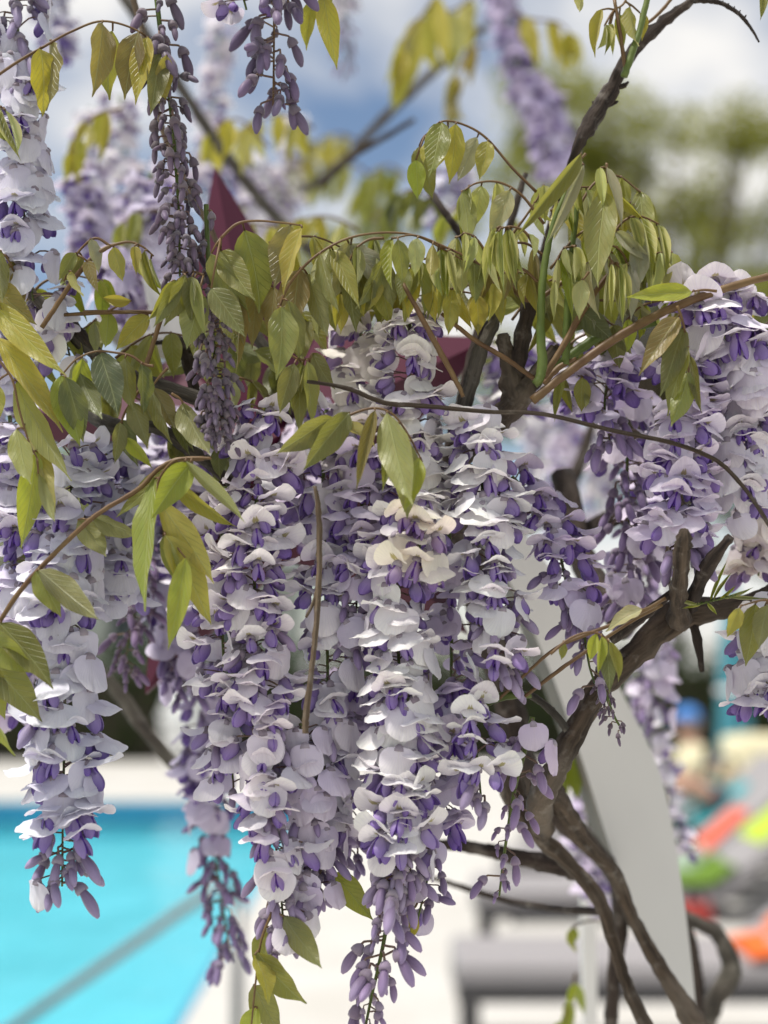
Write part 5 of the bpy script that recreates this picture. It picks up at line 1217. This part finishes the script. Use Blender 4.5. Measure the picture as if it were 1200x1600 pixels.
# leaves filling the mass between the named ones
FILL = [
 ('olive leaf deep in the middle of the tuft, behind the pale folded leaflets', [(700, 470), (740, 440), (790, 425), (840, 430)], 4, 74, 40, .55, 'o', .83),
 ('yellow green leaf behind the upright green shoot', [(800, 500), (840, 450), (890, 430), (940, 440)], 4, 70, 38, .5, 'm', .83),
 ('pale leaf at the left end of the long arched young stem', [(640, 480), (600, 430), (560, 400), (530, 395)], 4, 66, 36, .7, 'y', .82),
 ('yellowish leaf under the long arched young stem', [(620, 400), (660, 430), (700, 450), (745, 460)], 4, 64, 36, .7, 'y', .80),
 ('olive leaf low in the tuft right of the black spur', [(840, 480), (880, 470), (930, 490), (960, 510)], 3, 66, 40, .6, 'o', .815),
 ('leaf showing grey backs under the right end of the tuft', [(900, 400), (950, 390), (1000, 400), (1040, 430)], 4, 60, 34, .6, 's', .82),
 ('yellow leaf behind the long hanging leaflet at right', [(860, 330), (900, 310), (950, 300), (990, 320)], 4, 62, 34, .7, 'y', .815),
 ('small pale leaf above the pale middle tuft', [(790, 380), (820, 340), (840, 310), (850, 290)], 3, 56, 26, .7, 'p', .80),
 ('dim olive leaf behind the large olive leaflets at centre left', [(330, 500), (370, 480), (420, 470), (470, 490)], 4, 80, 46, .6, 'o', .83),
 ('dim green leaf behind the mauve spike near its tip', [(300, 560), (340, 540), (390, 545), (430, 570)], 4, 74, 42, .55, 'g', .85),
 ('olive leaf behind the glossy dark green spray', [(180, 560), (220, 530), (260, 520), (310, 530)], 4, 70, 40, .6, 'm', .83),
 ('dim leaf under the sloping grey branch at left', [(150, 600), (190, 610), (240, 640), (280, 680)], 3, 64, 38, .7, 'o', .84),
 ('yellow leaf between the charred stub and the long drooping leaves', [(40, 560), (80, 540), (120, 520), (150, 500)], 3, 62, 34, .7, 'm', .82),
 ('light leaf left of the spray of little bronze leaflets', [(40, 470), (70, 440), (110, 430), (160, 440)], 3, 60, 34, .6, 'l', .83),
 ('pale leaf hanging behind the pale top leaf, over the star', [(420, 380), (460, 370), (500, 372), (540, 390)], 3, 74, 40, .8, 'y', .80),
 ('olive leaf behind the arching red stem, above the cream cluster', [(480, 470), (520, 450), (560, 440), (600, 450)], 4, 72, 40, .7, 'm', .81),
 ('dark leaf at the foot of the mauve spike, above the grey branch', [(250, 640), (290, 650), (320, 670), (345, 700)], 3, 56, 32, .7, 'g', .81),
 ('olive leaf between the grey branch and the left central cluster', [(340, 600), (370, 590), (400, 600), (420, 620)], 3, 58, 34, .7, 'o', .82),
 ('yellow leaf behind the right end of the reddish shoot', [(1200, 470), (1150, 460), (1110, 470), (1070, 480)], 3, 66, 34, .6, 'y', .84),
 ('small yellow leaf in the gap under the forked branch', [(870, 590), (890, 580), (910, 590)], 2, 54, 28, .8, 'm', .82),
 ('yellow green leaf at the right edge behind the creamy cluster', [(1230, 620), (1190, 640), (1160, 660), (1140, 690)], 4, 60, 34, .6, 'y', .92),
 ('yellow green leaf behind the crotch of the vine, left of the arch', [(900, 1160), (880, 1175), (870, 1200)], 2, 70, 40, .8, 'l', 1.1),
 ('yellow leaf sprig hanging behind the lower trunk over the loungers', [(980, 1420), (950, 1435), (915, 1440), (895, 1450)], 2, 40, 18, .8, 'l', 1.15),
 ('young leaf at the bottom edge behind the trunks', [(900, 1520), (890, 1560), (880, 1600)], 3, 46, 26, .8, 'l', 1.2)]
for i, (lab, rc, n_, ln, wd, hg_, tn, d_) in enumerate(FILL):
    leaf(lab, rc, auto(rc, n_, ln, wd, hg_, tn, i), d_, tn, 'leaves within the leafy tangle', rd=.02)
FILL2 = [
 ('long drooping green leaf at the upper right of the tuft', [(900, 330), (930, 285), (965, 275), (1000, 300)], 4, 92, 38, .8, 'm', .80),
 ('drooping fresh leaf in the centre right of the tuft', [(860, 420), (900, 370), (940, 350), (975, 365)], 4, 88, 36, .8, 'l', .79),
 ('drooping bronze tinted leaf left of the upright green shoot', [(850, 400), (820, 380), (780, 385), (750, 400)], 4, 84, 36, .8, 'b', .80),
 ('long pale leaf hanging right of the thin olive shoot', [(905, 430), (930, 400), (960, 395), (985, 410)], 3, 90, 36, .85, 's', .785),
 ('long yellow green leaf in the left part of the tuft', [(720, 440), (690, 410), (660, 405), (630, 420)], 4, 86, 36, .8, 'm', .79),
 ('long olive leaf hanging before the cream cluster', [(610, 420), (590, 400), (560, 405), (540, 425)], 3, 92, 38, .85, 'o', .79),
 ('long bronze leaf hanging over the star at centre left', [(360, 470), (380, 440), (410, 435), (430, 450)], 3, 96, 42, .85, 'b', .79),
 ('long green leaf at the very right end of the tuft', [(985, 400), (1010, 375), (1035, 375), (1050, 395)], 3, 78, 32, .85, 'm', .80),
 ('pale young leaf dangling at the far right of the tuft', [(1000, 420), (1020, 400), (1035, 395), (1045, 410)], 3, 58, 24, .85, 'p', .79),
 ('fresh yellow green leaf under the flat lime leaflet', [(1060, 470), (1030, 470), (1000, 480), (980, 500)], 3, 50, 26, .8, 'l', .80),
 ('pale young leaf hanging left of the pale middle tuft', [(770, 420), (750, 380), (730, 365), (712, 372)], 4, 62, 24, .88, 'p', .775),
 ('young leaf drooping between the two green shoots', [(868, 470), (868, 420), (880, 390), (900, 385)], 4, 62, 24, .88, 'p', .78),
 ('yellow young leaf over the black spur of the fork', [(840, 440), (815, 420), (790, 425), (770, 445)], 3, 60, 28, .85, 'y', .785),
 ('young leaf drooping in the left half of the arched young stem', [(600, 372), (575, 375), (555, 390), (545, 410)], 3, 56, 26, .85, 'm', .775),
 ('yellow leaf at the top of the cream cluster', [(600, 440), (575, 430), (550, 440), (530, 460)], 3, 58, 30, .8, 'y', .79),
 ('small pale leaf above the flat lime leaflet', [(985, 430), (975, 400), (960, 385), (940, 385)], 3, 52, 22, .88, 'p', .775),
 ('dark green leaf behind the base of the green shoots', [(870, 560), (900, 530), (930, 520), (950, 530)], 3, 56, 36, .6, 'g', .83)]
for i, (lab, rc, n_, ln, wd, hg_, tn, d_) in enumerate(FILL2):
    leaf(lab, rc, auto(rc, n_, ln, wd, hg_, tn, i + 90), d_, tn, 'leaves within the leafy tangle', rd=.015)
BL = [
 ('blurred green leaf far back right of the tip of the star', [(470, 260), (440, 270), (410, 290), (395, 310)], 4, 60, 30, .8, 'm', 2.0),
 ('blurred yellow leaf far back under the blue sky patch', [(560, 220), (530, 210), (500, 220), (480, 240)], 4, 60, 30, .8, 'y', 2.1),
 ('blurred yellow leaf beside the tip of the star, behind the arching red stem', [(470, 380), (440, 360), (400, 350), (380, 355)], 4, 54, 28, .8, 'y', 1.1),
 ('blurred green leaf far back below the top centre leaf', [(680, 320), (640, 320), (600, 330), (580, 345)], 4, 54, 28, .8, 'g', 1.6),
 ('blurred golden leaf at the top edge right of the blue sky patch', [(700, -30), (670, 10), (640, 50), (630, 80)], 4, 90, 42, .8, 'y', 1.5),
 ('blurred golden leaf at the top edge over the big blurred violet cluster', [(760, -30), (720, 10), (690, 20), (660, 30)], 4, 80, 40, .8, 'y', 1.6),
 ('blurred golden leaflets right of the big blurred violet cluster', [(800, 20), (830, 30), (870, 35), (890, 50)], 3, 64, 34, .8, 'y', 1.5),
 ('blurred bronze leaflets left of the big blurred violet cluster', [(760, 70), (730, 80), (710, 130), (705, 150)], 3, 56, 32, .8, 'b', 1.6),
 ('blurred golden leaf under the sky bud cluster', [(490, 200), (450, 180), (410, 185), (380, 200)], 4, 58, 30, .8, 'y', 1.4),
 ('blurred yellow leaf left of the slanting blurred branch', [(420, 230), (380, 190), (350, 190), (330, 210)], 3, 60, 30, .8, 'y', 1.3),
 ('blurred yellow leaflets at upper left behind the hanging row', [(190, 170), (150, 180), (120, 210), (110, 240)], 4, 60, 32, .8, 'y', 1.15),
 ('blurred green leaf low in the upper left blossoms', [(250, 330), (220, 330), (190, 350)], 3, 50, 28, .8, 'm', 1.1),
 ('blurred pale leaf far back left of the top centre leaf', [(600, 300), (560, 260), (520, 255), (490, 270)], 4, 60, 30, .8, 'm', 1.9),
 ('blurred green leaves far back below the short dark branch', [(640, 280), (610, 260), (580, 270), (560, 300)], 4, 56, 28, .8, 'm', 1.9),
 ('blurred olive leaf above the arching red stem', [(560, 360), (520, 340), (480, 340), (450, 350)], 4, 56, 26, .7, 'y', 1.2),
 ('blurred olive leaf behind the top centre leaf', [(700, 330), (660, 300), (630, 300), (610, 320)], 4, 58, 30, .7, 'g', 1.2),
 ('blurred yellow leaf behind the right edge of the tuft', [(800, 330), (770, 310), (720, 320), (690, 340)], 3, 56, 28, .7, 'm', 1.1)]
for i, (lab, rc, n_, ln, wd, hg_, tn, d_) in enumerate(BL):
    leaf(lab, rc, auto(rc, n_, ln, wd, hg_, tn, i + 50), d_, tn, 'blurred leaves farther back', rd=.05)
print('florets', NFL[0], 'leaflets', NLF[0])
